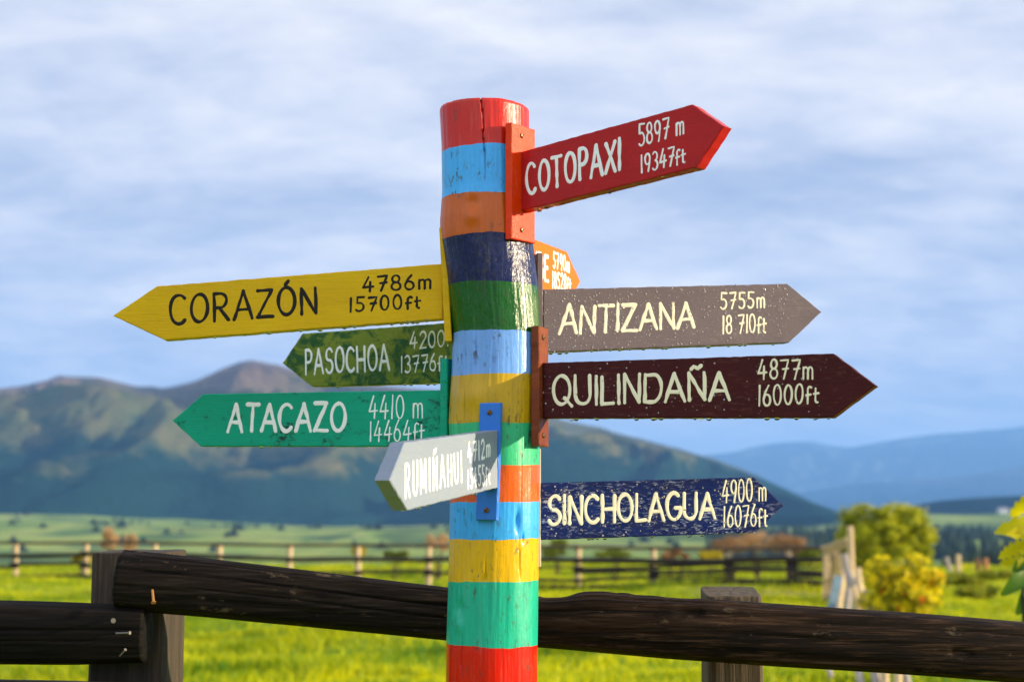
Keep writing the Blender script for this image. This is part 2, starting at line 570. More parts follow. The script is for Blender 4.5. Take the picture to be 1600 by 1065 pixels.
def build_mountains():
    sil = [(-2600, 800), (-1700, 755), (-1100, 712), (-700, 680), (-420, 655), (-250, 640), (-120, 622), (0, 607), (40, 602), (78, 592), (92, 588), (125, 589), (155, 590), (185, 600), (215, 607),
           (250, 608), (300, 597), (345, 576), (372, 566), (390, 564), (430, 570), (480, 585), (560, 599), (640, 607), (700, 612), (780, 628),
           (870, 654), (940, 671), (1000, 687), (1060, 702), (1120, 720), (1180, 743), (1230, 766), (1270, 786), (1310, 800), (1360, 806), (1460, 810)]
    m = terrain_mat('mountain_slopes', (0.060, 0.085, 0.034), (0.115, 0.105, 0.050), (0.009, 0.033, 0.032), (0.125, 0.088, 0.066), 330.0, 0.0036, 0.37)
    ridge('mountain', sil, 3000.0, 1450.0, 18.0, m, 'grassy volcanic mountain with forested lower slopes behind the fields', 0.48, 4)
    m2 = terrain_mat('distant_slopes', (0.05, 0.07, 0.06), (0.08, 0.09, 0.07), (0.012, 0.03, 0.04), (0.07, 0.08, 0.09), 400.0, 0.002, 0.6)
    far = [(700, 735), (1000, 716), (1100, 712), (1150, 706), (1190, 696), (1230, 691), (1270, 690), (1300, 697), (1330, 700), (1390, 689), (1450, 680),
           (1520, 675), (1600, 668), (1750, 662), (2000, 665), (2300, 700)]
    ridge('distant_mountains', far, 11000.0, 1700.0, 20.0, m2, 'pale blue mountain range farthest away on the right', 0.25, 14, ncol=260, nrow=90)
    mid = [(1000, 806), (1180, 782), (1260, 768), (1330, 757), (1420, 750), (1500, 744), (1600, 728), (1700, 708), (1850, 690), (2200, 710)]
    ridge('blue_hills', mid, 8600.0, 1500.0, 20.0, m2, 'deep blue hills below the farthest range on the right', 0.25, 24, ncol=260, nrow=90)
    m3 = terrain_mat('wooded_slopes', (0.02, 0.04, 0.03), (0.03, 0.05, 0.03), (0.008, 0.022, 0.026), (0.02, 0.04, 0.03), 60.0, 0.02, 0.9)
    low = [(1395, 800), (1425, 789), (1470, 782), (1520, 778), (1560, 776), (1610, 774), (1700, 770), (1900, 772), (2100, 790)]
    ridge('wooded_hill', low, 2300.0, 260.0, 16.0, m3, 'low dark wooded rise beyond the pale fields on the right', 0.12, 34, ncol=260, nrow=40)


build_ground()
build_grass()
build_mountains()


def build_haze():
    m = bpy.data.materials.new('haze_air')
    m.use_nodes = True
    m.node_tree.nodes.clear()
    g = NT(m.node_tree)
    out = g.new('ShaderNodeOutputMaterial')
    pv = g.new('ShaderNodeVolumePrincipled')
    pv.inputs['Color'].default_value = (0.18, 0.44, 1.0, 1)
    pv.inputs['Density'].default_value = 1.25e-4
    pv.inputs['Anisotropy'].default_value = 0.0
    g.link(pv.outputs[0], out.inputs['Volume'])
    b = 13400.0
    z0, z1 = -30.0, 780.0
    vs = [(x, y, z) for z in (z0, z1) for (x, y) in ((-b, -b), (b, -b), (b, b), (-b, b))]
    fs = [(3, 2, 1, 0), (4, 5, 6, 7), (0, 1, 5, 4), (1, 2, 6, 5), (2, 3, 7, 6), (3, 0, 4, 7)]
    o = mesh_obj('haze', vs, fs, m)
    tag(o, 'blue haze over the valley and mountains', 'haze', kind='stuff')


build_haze()
# ------------------------------------------------------------------ the striped pole
POLE_Y = 2.444
POLE_EDGE = [(155, 686, 826), (180, 687, 826), (230, 690, 827), (300, 691, 828), (345, 688, 830), (375, 689, 833), (440, 698, 840), (520, 708, 845),
             (580, 706, 845), (660, 701, 843), (740, 704, 843), (845, 702, 842), (920, 701, 841), (1015, 697, 840), (1065, 697, 840), (1300, 696, 844), (2600, 690, 852)]


def pole_axis(z):
    """centre x and radius of the pole at height z"""
    # row of the photo where the axis at that height appears
    d = Vector((0, POLE_Y, z - EYE))
    row = H0 / 2 - F * d.dot(UPV) / d.dot(FWD)
    depth = d.dot(FWD)
    e = np.array(POLE_EDGE, float)
    L, Rr = np.interp(row, e[:, 0], e[:, 1]), np.interp(row, e[:, 0], e[:, 2])
    return ((L + Rr) / 2 - 800) / F * depth, (Rr - L) / 2 / F * depth


def build_pole():
    ztop = at(756, 171, POLE_Y).z
    base_x, _ = pole_axis(0.0)
    zs = np.concatenate([np.linspace(-0.35, 1.2, 60), np.linspace(1.205, ztop - 0.004, 420)])
    nseg = 300
    th = np.linspace(0, 2 * math.pi, nseg, endpoint=False)          # 0 = +x, -90 deg = towards camera
    verts = []
    for z in zs:
        cx, r = pole_axis(max(z, 0))
        rr = r * np.ones(nseg)
        rr = rr + 0.0012 * vnoise(np.cos(th) * 2.5, np.sin(th) * 2.5, z * 9, 3) + 0.0005 * vnoise(np.cos(th) * 14, np.sin(th) * 14, z * 9, 5)
        for (kth, kz, hw, hz, amp) in KNOTS:
            dth = (th - kth + math.pi) % (2 * math.pi) - math.pi
            rr += amp * np.exp(-(dth * r / hw) ** 2 - ((z - kz) / hz) ** 2)
        for (pxc, z0c, z1c, wob_) in CRACKS:
            if z0c < z < z1c:
                dth = (th - pxc - 0.02 * math.sin(z * wob_) + math.pi) % (2 * math.pi) - math.pi
                rr -= 0.005 * (np.abs(dth) < 0.0108) * min(1, (z - z0c) / 0.03, (z1c - z) / 0.03)
        # drying crack down the front
        if z > 2.06:
            c0 = -1.62 + 0.10 * (ztop - z) / 0.2 * 0.9 + 0.012 * math.sin(z * 90)
            dth = (th - c0 + math.pi) % (2 * math.pi) - math.pi
            rr -= 0.008 * (np.abs(dth) < 0.0115) * min(1, (z - 2.07) / 0.06)
        verts.append(np.stack([cx - base_x + rr * np.cos(th), rr * np.sin(th), np.full(nseg, z)], -1))
    zt = len(zs)
    top = verts[-1].copy()
    cx = top[:, 0].mean()
    for f, dz in ((0.985, 0.003), (0.95, 0.0042), (0.6, 0.0045), (0.25, 0.0045), (0.02, 0.0045)):
        q = top.copy()
        q[:, 0] = cx + (q[:, 0] - cx) * f
        q[:, 1] *= f
        q[:, 2] = zs[-1] + dz + 0.0008 * vnoise(q[:, 0] * 90, q[:, 1] * 90, 0, 4)
        verts.append(q)
    v = np.concatenate(verts)
    # colours: stops by height
    m, g, bs, out, co = new_mat('striped_paint')
    sep = g.new('ShaderNodeSeparateXYZ')
    g.link(co, sep.inputs[0])
    wob = g.math('MULTIPLY', g.math('SUBTRACT', g.noise(co, 9.0, 3, 0.5), 0.5), 0.014)
    wob2 = g.math('MULTIPLY', g.math('SUBTRACT', g.noise(co, 70.0, 3, 0.5), 0.5), 0.003)
    hz = g.math('DIVIDE', g.math('ADD', sep.outputs[2], g.math('ADD', wob, wob2)), 2.4)
    rows = [1015, 920, 845, 788, 727, 667, 583, 515, 443, 370, 300, 232]
    cols = [(0.58, 0.008, 0.002), (0.006, 0.37, 0.24), (0.64, 0.37, 0.002), (0.035, 0.34, 0.80), (0.64, 0.095, 0.002), (0.03, 0.42, 0.19), (0.50, 0.30, 0.002),
            (0.14, 0.32, 0.76), (0.006, 0.085, 0.006), (0.004, 0.008, 0.065), (0.50, 0.095, 0.003), (0.045, 0.38, 0.92), (0.54, 0.012, 0.003)]
    edges = [at(770, r, POLE_Y - 0.070).z / 2.4 for r in rows]
    c = g.ramp(hz, [(0.0, cols[0])] + [(e, cc) for e, cc in zip(edges, cols[1:])], 'CONSTANT')
    n1 = g.noise(g.mapping(co, (3, 3, 1)), 22.0, 6, 0.65, 0.3)
    c = g.mix(g.math('MULTIPLY', g.ramp(n1, [(0.40, 0.0), (0.75, 1.0)]), 0.28), c, g.mix(0.5, c, (0.05, 0.05, 0.05)))
    br_ = g.noise(g.mapping(co, (1, 1, 0.045)), 210.0, 5, 0.65)
    c = g.mix(g.math('MULTIPLY', g.ramp(br_, [(0.50, 0.0), (0.70, 1.0)]), 0.22), c, g.mix(0.55, c, (0.02, 0.015, 0.01)))
    c = g.mix(g.math('MULTIPLY', g.ramp(br_, [(0.30, 1.0), (0.42, 0.0)]), 0.05), c, (0.8, 0.78, 0.7))
    # scuffs and dark pits in the paint
    s1 = g.noise(g.mapping(co, (1, 1, 0.5)), 120.0, 5, 0.7)
    s2 = g.noise(co, 15.0, 4, 0.6)
    f = g.math('MULTIPLY', g.ramp(s1, [(0.56, 0.0), (0.61, 1.0)]), g.ramp(s2, [(0.46, 0.0), (0.60, 1.0)]))
    c = g.mix(g.math('MULTIPLY', f, 0.8), c, (0.06, 0.045, 0.03))
    g.link(c, bs.inputs['Base Color'])
    # the dark bands are thick wrinkled gloss, the pale ones smoother
    bandgloss = g.ramp(hz, [(0.0, 0.20), (edges[0], 0.34), (edges[1], 0.26), (edges[2], 0.30), (edges[3], 0.24), (edges[4], 0.32), (edges[5], 0.30), (edges[6], 0.30),
                            (edges[7], 0.20), (edges[8], 0.16), (edges[9], 0.42), (edges[10], 0.40), (edges[11], 0.30)], 'CONSTANT')
    g.link(bandgloss, bs.inputs['Roughness'])
    bs.inputs['Specular IOR Level'].default_value = 0.22
    bs.inputs['Coat Weight'].default_value = 0.20
    bs.inputs['Coat Roughness'].default_value = 0.22
    wr = g.ramp(hz, [(0.0, 0.30), (edges[0], 0.40), (edges[5], 0.5), (edges[7], 1.0), (edges[8], 1.0), (edges[9], 0.4)], 'CONSTANT')
    h = g.math('ADD', g.math('MULTIPLY', g.noise(g.mapping(co, (1, 1, 0.35)), 170.0, 4, 0.6), 0.6), g.math('MULTIPLY', g.noise(g.mapping(co, (1, 1, 0.6)), 75.0, 5, 0.6), 0.9))
    h = g.math('MULTIPLY', h, wr)
    h = g.math('ADD', h, g.math('MULTIPLY', g.noise(g.mapping(co, (1, 1, 0.06)), 260.0, 4, 0.6), 0.35))
    g.link(g.bump(h, 0.85, 0.0022), bs.inputs['Normal'])
    faces = grid_faces(len(verts), nseg, True)
    o = np_mesh('signpost_pole', v, faces, 4, m, smooth=True)
    o.location = (base_x, POLE_Y, 0)
    tag(o, 'thick round wooden pole painted in glossy rainbow bands carrying the arrow signs', 'pole')
    return o


def knot(px, py, hw, hz, amp):
    p = at(px, py, POLE_Y - 0.06)
    cx, r = pole_axis(p.z)
    s = max(-0.98, min(0.98, (p.x - cx) / r))
    return (-math.acos(s), p.z, hw, hz, amp)


KNOTS = [knot(737, 318, 0.010, 0.010, -0.004), knot(738, 340, 0.012, 0.012, 0.004), knot(716, 950, 0.009, 0.010, -0.004), knot(718, 978, 0.009, 0.010, 0.003),
         knot(809, 813, 0.0035, 0.014, -0.006), knot(757, 905, 0.002, 0.007, -0.003), knot(735, 618, 0.03, 0.02, 0.003), knot(700, 350, 0.03, 0.03, 0.002),
         knot(817, 840, 0.002, 0.006, -0.004), knot(714, 800, 0.002, 0.003, -0.003), knot(711, 655, 0.002, 0.008, -0.003)]
CRACKS = [(knot(742, 560, 1, 1, 0)[0], knot(0, 580, 1, 1, 0)[1], knot(0, 520, 1, 1, 0)[1], 60), (knot(760, 900, 1, 1, 0)[0], knot(0, 918, 1, 1, 0)[1], knot(0, 868, 1, 1, 0)[1], 45),
          (knot(722, 1000, 1, 1, 0)[0], knot(0, 1060, 1, 1, 0)[1], knot(0, 985, 1, 1, 0)[1], 50), (knot(725, 640, 1, 1, 0)[0], knot(0, 665, 1, 1, 0)[1], knot(0, 600, 1, 1, 0)[1], 70),
          (knot(812, 880, 1, 1, 0)[0], knot(0, 912, 1, 1, 0)[1], knot(0, 835, 1, 1, 0)[1], 40)]
build_pole()

# ------------------------------------------------------------------ a brush-stroke alphabet (strokes in a cell 1 high)
def arc(cx, cy, rx, ry, a0, a1, n=14):
    return [(cx + rx * math.cos(R(a0 + (a1 - a0) * i / n)), cy + ry * math.sin(R(a0 + (a1 - a0) * i / n))) for i in range(n + 1)]


G = {
    'A': (0.74, [[(0.02, 0), (0.37, 1.0)], [(0.37, 1.0), (0.72, 0)], [(0.14, 0.34), (0.60, 0.34)]]),
    'B': (0.60, [[(0.05, 0), (0.05, 1)], [(0.05, 1)] + arc(0.28, 0.76, 0.25, 0.24, 90, -90) + [(0.05, 0.52)], [(0.05, 0.52)] + arc(0.30, 0.26, 0.28, 0.26, 90, -90) + [(0.05, 0)]]),
    'C': (0.66, [arc(0.37, 0.5, 0.34, 0.5, 48, 312, 22)]),
    'D': (0.68, [[(0.05, 0), (0.05, 1)], [(0.05, 1), (0.34, 1)] + arc(0.36, 0.5, 0.29, 0.5, 80, -80, 16) + [(0.34, 0), (0.05, 0)]]),
    'E': (0.52, [[(0.05, 0), (0.05, 1)], [(0.05, 1), (0.48, 1)], [(0.05, 0.52), (0.42, 0.52)], [(0.05, 0), (0.50, 0)]]),
    'G': (0.68, [arc(0.37, 0.5, 0.34, 0.5, 52, 345, 22) + [(0.66, 0.44)], [(0.42, 0.44), (0.68, 0.44)]]),
    'H': (0.66, [[(0.05, 0), (0.05, 1)], [(0.61, 0), (0.61, 1)], [(0.05, 0.48), (0.61, 0.48)]]),
    'I': (0.14, [[(0.07, 0), (0.07, 1)]]),
    'L': (0.50, [[(0.06, 1), (0.05, 0)], [(0.05, 0), (0.48, 0.02)]]),
    'M': (0.84, [[(0.04, 0), (0.10, 1)], [(0.10, 1), (0.42, 0.16)], [(0.42, 0.16), (0.74, 1)], [(0.74, 1), (0.80, 0)]]),
    'N': (0.66, [[(0.05, 0), (0.06, 1)], [(0.06, 1), (0.60, 0)], [(0.60, 0), (0.61, 1)]]),
    'O': (0.72, [arc(0.36, 0.5, 0.32, 0.5, 90, 450, 26)]),
    'P': (0.58, [[(0.06, 0), (0.06, 1)], [(0.06, 1), (0.28, 1)] + arc(0.28, 0.74, 0.26, 0.26, 80, -80) + [(0.06, 0.48)]]),
    'Q': (0.76, [arc(0.36, 0.5, 0.32, 0.5, 90, 450, 26), [(0.46, 0.22), (0.74, -0.06)]]),
    'R': (0.64, [[(0.06, 0), (0.06, 1)], [(0.06, 1), (0.28, 1)] + arc(0.28, 0.74, 0.26, 0.26, 80, -80) + [(0.06, 0.48)], [(0.26, 0.48), (0.62, 0)]]),
    'S': (0.62, [arc(0.31, 0.75, 0.25, 0.25, 30, 250, 14) + arc(0.31, 0.26, 0.26, 0.26, 75, -155, 14)]),
    'T': (0.64, [[(0.02, 1), (0.62, 1)], [(0.32, 1), (0.32, 0)]]),
    'U': (0.66, [[(0.05, 1), (0.05, 0.32)] + arc(0.33, 0.32, 0.28, 0.32, 180, 360, 14) + [(0.61, 1)]]),
    'X': (0.66, [[(0.04, 0), (0.60, 1)], [(0.04, 1), (0.64, 0)]]),
    'Y': (0.64, [[(0.02, 1), (0.32, 0.5)], [(0.62, 1), (0.32, 0.5)], [(0.32, 0.5), (0.32, 0)]]),
    'Z': (0.66, [[(0.05, 1), (0.60, 1)], [(0.60, 1), (0.04, 0)], [(0.04, 0), (0.64, 0)]]),
    '0': (0.58, [arc(0.29, 0.5, 0.25, 0.5, 90, 450, 24)]),
    '1': (0.20, [[(0.10, 0), (0.11, 1)]]),
    '2': (0.56, [arc(0.28, 0.74, 0.23, 0.26, 165, -30, 14) + [(0.05, 0.0)], [(0.05, 0.0), (0.54, 0.02)]]),
    '3': (0.54, [arc(0.25, 0.76, 0.22, 0.24, 140, -90, 14) + arc(0.25, 0.26, 0.25, 0.26, 90, -140, 14)]),
    '4': (0.62, [[(0.34, 1.0), (0.04, 0.30)], [(0.04, 0.30), (0.60, 0.34)], [(0.44, 0.66), (0.40, 0)]]),
    '5': (0.56, [[(0.12, 1), (0.10, 0.58)] + arc(0.25, 0.30, 0.26, 0.30, 110, -140, 16), [(0.12, 1), (0.54, 0.98)]]),
    '6': (0.56, [[(0.40, 1.0), (0.20, 0.72), (0.06, 0.36)] + arc(0.28, 0.28, 0.23, 0.28, 180, 520, 20)]),
    '7': (0.56, [[(0.03, 0.97), (0.54, 1.0), (0.22, 0.0)], [(0.16, 0.52), (0.52, 0.55)]]),
    '8': (0.56, [arc(0.28, 0.76, 0.20, 0.24, -90, 270, 18), arc(0.28, 0.26, 0.24, 0.26, 90, 450, 18)]),
    '9': (0.56, [arc(0.28, 0.70, 0.23, 0.30, 0, 340, 18) + [(0.51, 0.74), (0.46, 0.4), (0.36, 0)]]),
    'm': (0.72, [[(0.06, 0), (0.06, 0.60)], [(0.06, 0.42)] + arc(0.21, 0.42, 0.15, 0.19, 160, 0, 8) + [(0.36, 0)], [(0.36, 0.42)] + arc(0.51, 0.42, 0.15, 0.19, 160, 0, 8) + [(0.66, 0)]]),
    'f': (0.36, [arc(0.28, 0.66, 0.14, 0.16, 40, 180, 8) + [(0.14, -0.02)], [(0.02, 0.40), (0.34, 0.42)]]),
    't': (0.36, [[(0.14, 0.74), (0.14, 0.12)] + arc(0.24, 0.12, 0.10, 0.12, 180, 300, 6), [(0.01, 0.46), (0.35, 0.48)]]),
    ' ': (0.28, []),
}
G['Ó'] = (G['O'][0], G['O'][1] + [[(0.32, 1.10), (0.44, 1.24)]])
G['Ñ'] = (G['N'][0], G['N'][1] + [[(0.14, 1.14), (0.24, 1.24), (0.38, 1.16), (0.50, 1.26)]])


def layout(text, gap):
    strokes, x = [], 0.0
    for ch in text:
        w, st = G[ch]
        jx, jy, js = random.uniform(-.012, .012), random.uniform(-.02, .02), random.uniform(0.97, 1.03)
        sl = random.uniform(-.03, .03)
        for s in st:
            strokes.append([(x + p[0] + jx + sl * p[1], p[1] * js + jy) for p in s])
        x += w + gap
    return strokes, x - gap


def lettering(name, text, quad, hw, to_local, yface, sgn, mat, parent, gap=0.14, rise=0.00028):
    """quad = pixels BL, TL, TR, BR of the text as painted; strokes become low ridges of paint on the board"""
    q = [to_local(*p) for p in quad]                 # (u, v) on the board face
    strokes, tw = layout(text, gap)
    hw *= 0.93
    V, Fc = [], []
    prof = [(-1, 0.0), (-0.86, 0.55), (-0.35, 0.98), (0.35, 1.0), (0.86, 0.55), (1, 0.0)]
    for si, s in enumerate(strokes):
        # resample to short steps in the painted plane
        pts = []
        for (a, b) in s:
            sx = a / tw
            P = [q[0][k] * (1 - sx) * (1 - b) + q[1][k] * (1 - sx) * b + q[2][k] * sx * b + q[3][k] * sx * (1 - b) for k in (0, 1)]
            pts.append(np.array(P))
        res = [pts[0]]
        for a, b in zip(pts[:-1], pts[1:]):
            L = np.linalg.norm(b - a)
            k = max(1, int(L / 0.003))
            for i in range(1, k + 1):
                res.append(a + (b - a) * i / k)
        P = np.array(res)
        if len(P) < 2:
            continue
        n = len(P)
        sd = random.random() * 50
        P = P + 0.20 * hw * np.stack([vnoise(np.arange(n) * 0.23 + sd, 0.3, 0, 1), vnoise(np.arange(n) * 0.23 + sd, 7.7, 0, 2)], -1)
        tan = np.gradient(P, axis=0)
        tan /= np.maximum(np.linalg.norm(tan, axis=1, keepdims=True), 1e-9)
        closed = np.linalg.norm(P[0] - P[-1]) < 0.3 * hw and n > 10
        # round the ends
        cen, tn, wd = list(P), list(tan), list(hw * (1 + 0.24 * vnoise(np.arange(n) * 0.31 + sd, 3.1, 0, 3)))
        for ph in (0.45, 0.8, 0.98):
            cen.insert(0, P[0] - tan[0] * hw * ph); tn.insert(0, tan[0]); wd.insert(0, hw * math.sqrt(max(0.02, 1 - ph * ph)))
            cen.append(P[-1] + tan[-1] * hw * ph); tn.append(tan[-1]); wd.append(hw * math.sqrt(max(0.02, 1 - ph * ph)))
        b0 = len(V)
        lift = 0.00008 + 0.00002 * (si % 9)
        for c, t, w in zip(cen, tn, wd):
            nn = np.array([-t[1], t[0]])
            hh = rise * min(1.0, w / hw + 0.1)
            for (pa, ph) in prof:
                uv = c + nn * w * pa
                V.append((uv[0], yface + sgn * (lift + hh * ph), uv[1]))
        np_ = len(prof)
        for i in range(len(cen) - 1):
            for j in range(np_ - 1):
                a = b0 + i * np_ + j
                f = (a, a + 1, a + np_ + 1, a + np_)
                Fc.append(f if sgn < 0 else f[::-1])
    o = mesh_obj(name, V, Fc, mat, parent, smooth=True)
    return o


# ------------------------------------------------------------------ signs
def plank(name, outline, y_front, y_back, mat, parent, step=0.008, jit=0.0004, bev=0.0013, seed=0):
    """a sawn board: outline in local X-Z, slightly uneven bevelled edges"""
    pts = []
    n = len(outline)
    rr = random.Random(seed)
    area = sum(outline[i][0] * outline[(i + 1) % n][1] - outline[(i + 1) % n][0] * outline[i][1] for i in range(n))
    if area < 0:
        outline = outline[::-1]
    for i in range(n):
        a, b = np.array(outline[i]), np.array(outline[(i + 1) % n])
        L = np.linalg.norm(b - a)
        t = (b - a) / L
        nn = np.array([t[1], -t[0]])
        k = max(2, int(L / step))
        for j in range(k):
            p = a + (b - a) * j / k
            jj = 0 if j == 0 else rr.uniform(-jit, jit)
            pts.append(p + nn * jj)
    P = np.array(pts)
    N = len(P)
    nx, pv = np.roll(P, -1, 0), np.roll(P, 1, 0)
    t1 = (P - pv) / np.linalg.norm(P - pv, axis=1, keepdims=True)
    t2 = (nx - P) / np.linalg.norm(nx - P, axis=1, keepdims=True)
    tt = t1 + t2
    tt /= np.linalg.norm(tt, axis=1, keepdims=True)
    inn = np.stack([-tt[:, 1], tt[:, 0]], -1)
    bv = bev * (1 + 0.5 * np.array([rr.uniform(-1, 1) for _ in range(N)]))[:, None]
    Pi = P + inn * bv
    s = 1 if y_back > y_front else -1
    V = []
    for Q, y in ((Pi, y_front), (P, y_front + s * bev), (P, y_back - s * bev), (Pi, y_back)):
        V += [(q[0], y, q[1]) for q in Q]
    Fc = [tuple(range(N)) if s > 0 else tuple(range(N))[::-1], tuple(range(3 * N, 4 * N))[::-1] if s > 0 else tuple(range(3 * N, 4 * N))]
    for r_ in range(3):
        for i in range(N):
            j = (i + 1) % N
            f = (r_ * N + i, r_ * N + N + i, r_ * N + N + j, r_ * N + j)
            Fc.append(f if s > 0 else f[::-1])
    return mesh_obj(name, V, Fc, mat, parent)


def drop_mesh(centers):
    """small hanging or beaded drops: (x, y, z, rx, ry, rz)"""
    bm = bmesh.new()
    bmesh.ops.create_icosphere(bm, subdivisions=2, radius=1.0)
    base = np.array([v.co[:] for v in bm.verts])
    tri = np.array([[v.index for v in f.verts] for f in bm.faces])
    bm.free()
    V, L = [], []
    for k, (x, y, z, rx, ry, rz) in enumerate(centers):
        V.append(base * (rx, ry, rz) + (x, y, z))
        L.append(tri + k * len(base))
    return np.concatenate(V), np.concatenate(L).ravel()


WATER = None


def water_mat():
    global WATER
    if WATER is None:
        m, g, bs, out, co = new_mat('water')
        bs.inputs['Base Color'].default_value = (1, 1, 1, 1)
        bs.inputs['Transmission Weight'].default_value = 1.0
        bs.inputs['IOR'].default_value = 1.33
        bs.inputs['Roughness'].default_value = 0.02
        WATER = m
    return WATER


def bead_mat():
    m, g, bs, out, co = new_mat('rain_bead')
    bs.inputs['Base Color'].default_value = (0.30, 0.27, 0.27, 1)
    bs.inputs['Roughness'].default_value = 0.12
    bs.inputs['Specular IOR Level'].default_value = 0.8
    return m


BEAD = bead_mat()


def screw(parent, x, y, z, axis_sign, mats, r=0.0042):
    """slotted screw head on a plate whose face looks along local X"""
    V, Fc = [], []
    n = 20
    for k, (rad, d) in enumerate(((1.0, 0.0), (0.98, 0.0012), (0.75, 0.0022), (0.01, 0.0026))):
        for i in range(n):
            a = 2 * math.pi * i / n
            V.append((x + axis_sign * d, y + r * rad * math.cos(a), z + r * rad * math.sin(a)))
    fm = []
    for k in range(3):
        for i in range(n):
            j = (i + 1) % n
            Fc.append((k * n + i, k * n + j, (k + 1) * n + j, (k + 1) * n + i))
            fm.append(0)
    b = len(V)
    a = random.uniform(0.3, 1.2)
    ca, sa = math.cos(a), math.sin(a)
    for (p, q) in ((-1, -1), (1, -1), (1, 1), (-1, 1)):
        yy, zz = p * r * 0.85, q * r * 0.13
        V.append((x + axis_sign * 0.0029, y + yy * ca - zz * sa, z + yy * sa + zz * ca))
    Fc.append((b, b + 1, b + 2, b + 3))
    fm.append(1)
    return mesh_obj('screw', V, Fc, mats, parent, fmat=fm)


SCREW = simple_mat('rusty_screw', (0.16, 0.09, 0.05), 0.45, 0.5, 0.7, 0.4, 900.0)
SLOT = simple_mat('screw_slot', (0.01, 0.008, 0.006), 0.9, 0.1)


def make_sign(label, theta, outline, texts, board_mat, text_mat, plate, thick=0.022, offset=(0, 0), drops=12, beads=0, seed=1, cat='sign'):
    """theta: direction the arrow leaves the pole, degrees counter-clockwise from +x seen from above"""
    d = Vector((math.cos(R(theta)), math.sin(R(theta)), 0))
    yl = Vector((-d.y, d.x, 0))                                    # local Y
    zc = at(outline[0][0], (outline[0][1] + outline[1][1]) / 2, POLE_Y).z
    cx, rad = pole_axis(zc)
    root = Vector((cx, POLE_Y, 0)) + d * offset[0] + yl * offset[1]
    # which side faces the camera
    sgn = -1 if (CAMP - root).dot(yl) < 0 else 1
    p_face = root + yl * (sgn * thick / 2)
    inv = Matrix.Rotation(-R(theta), 3, 'Z')

    def to_local(px, py):
        w = on_plane(px, py, p_face, yl)
        l = inv @ (w - Vector((root.x, root.y, zc)))
        return (l.x, l.z)
    e = empty('arrow_sign', (root.x, root.y, zc), R(theta))
    tag(e, label, cat, 'arrow signs on the striped pole')
    ol = [to_local(*p) for p in outline]
    # the board butts against its mounting plate
    ru = plate['u']
    top, bot = ol[0], ol[1]
    def ext(p, q):
        k = (ru - p[0]) / (q[0] - p[0])
        return (ru, p[1] + (q[1] - p[1]) * k)
    o2 = [ext(ol[0], ol[4]), ext(ol[1], ol[2])] + ol[2:]
    yf, yb = sgn * thick / 2, -sgn * thick / 2
    b = plank('board', o2, yf, yb, board_mat, e, seed=seed)
    for (nm, tx, qd, hw, gp) in texts:
        lettering(nm, tx, qd, hw, to_local, yf, sgn, text_mat, b, gp)
    # mounting plate: flat slat with its face along d, screwed to the pole
    pt = plate.get('t', 0.014)
    w2 = plate.get('w', 0.046) / 2
    yo = plate.get('y', 0.0)
    z0, z1 = plate['z']
    lean = plate.get('lean', 0.0)
    zz0, zz1 = to_local(*z0)[1], to_local(*z1)[1]
    pl = [(yo - w2 + lean * zz0, zz0), (yo + w2 + lean * zz0, zz0), (yo + w2 + lean * zz1, zz1), (yo - w2 + lean * zz1, zz1)]
    po = plank('mounting_plate', pl, 0.0, pt, plate.get('mat', board_mat), e, seed=seed + 50)
    # plank() works in X-Z: turn it so its face looks along d
    tilt = plate.get('tilt', 0.0)
    for v in po.data.vertices:
        x, y, z = v.co
        v.co = (ru - pt + y + tilt * z, x, z)
    po.data.flip_normals()
    for (zz) in plate.get('screws', []):
        sz = to_local(*zz)[1]
        screw(po, ru + tilt * sz, yo + plate.get('sy', 0.0) + lean * sz, sz, 1, [SCREW, SLOT])
    rr = random.Random(seed)
    cs = []
    bl, br = o2[1], o2[2]
    for i in range(drops):
        k = rr.random() ** 0.9 * 0.97 + 0.015
        r_ = rr.uniform(0.0013, 0.0030)
        cs.append((bl[0] + (br[0] - bl[0]) * k, rr.uniform(-0.006, 0.008) * 1.0 + sgn * 0.003, bl[1] + (br[1] - bl[1]) * k - r_ * 0.35, r_ * 1.5, r_ * 1.4, r_))
    bs_ = []
    for i in range(beads):
        k, h = rr.random(), rr.random()
        r_ = 0.0005 + 0.0011 * rr.random() ** 3
        tp = o2[0][1] + (o2[4][1] - o2[0][1]) * k
        bt = o2[1][1] + (o2[2][1] - o2[1][1]) * k
        bs_.append((o2[0][0] + (min(o2[4][0], o2[2][0], key=abs) - o2[0][0]) * k, yf, bt + (tp - bt) * h, r_, r_ * 0.55, r_ * 1.1))
    if cs:
        V, L = drop_mesh(cs)
        wo = np_mesh('water_drops', V, L, 3, water_mat(), b, smooth=True)
        wo['kind'] = 'stuff'
    if bs_:
        V, L = drop_mesh(bs_)
        wo = np_mesh('rain_beads', V, L, 3, BEAD, b, smooth=True)
        wo['kind'] = 'stuff'
    return e


WHITE = paint_mat('white_lettering', (0.80, 0.81, 0.86), (0.66, 0.67, 0.72), 0.5, 0.3, vary=0.25)
CREAM = paint_mat('cream_lettering', (0.80, 0.74, 0.56), (0.66, 0.58, 0.40), 0.5, 0.3, vary=0.3)
BLACK = paint_mat('black_lettering', (0.012, 0.010, 0.008), (0.02, 0.015, 0.01), 0.4, 0.3, vary=0.2)
SNOW = simple_mat('bright_white_lettering', (0.92, 0.92, 0.91), 0.35, 0.5)

RP = 0.0705


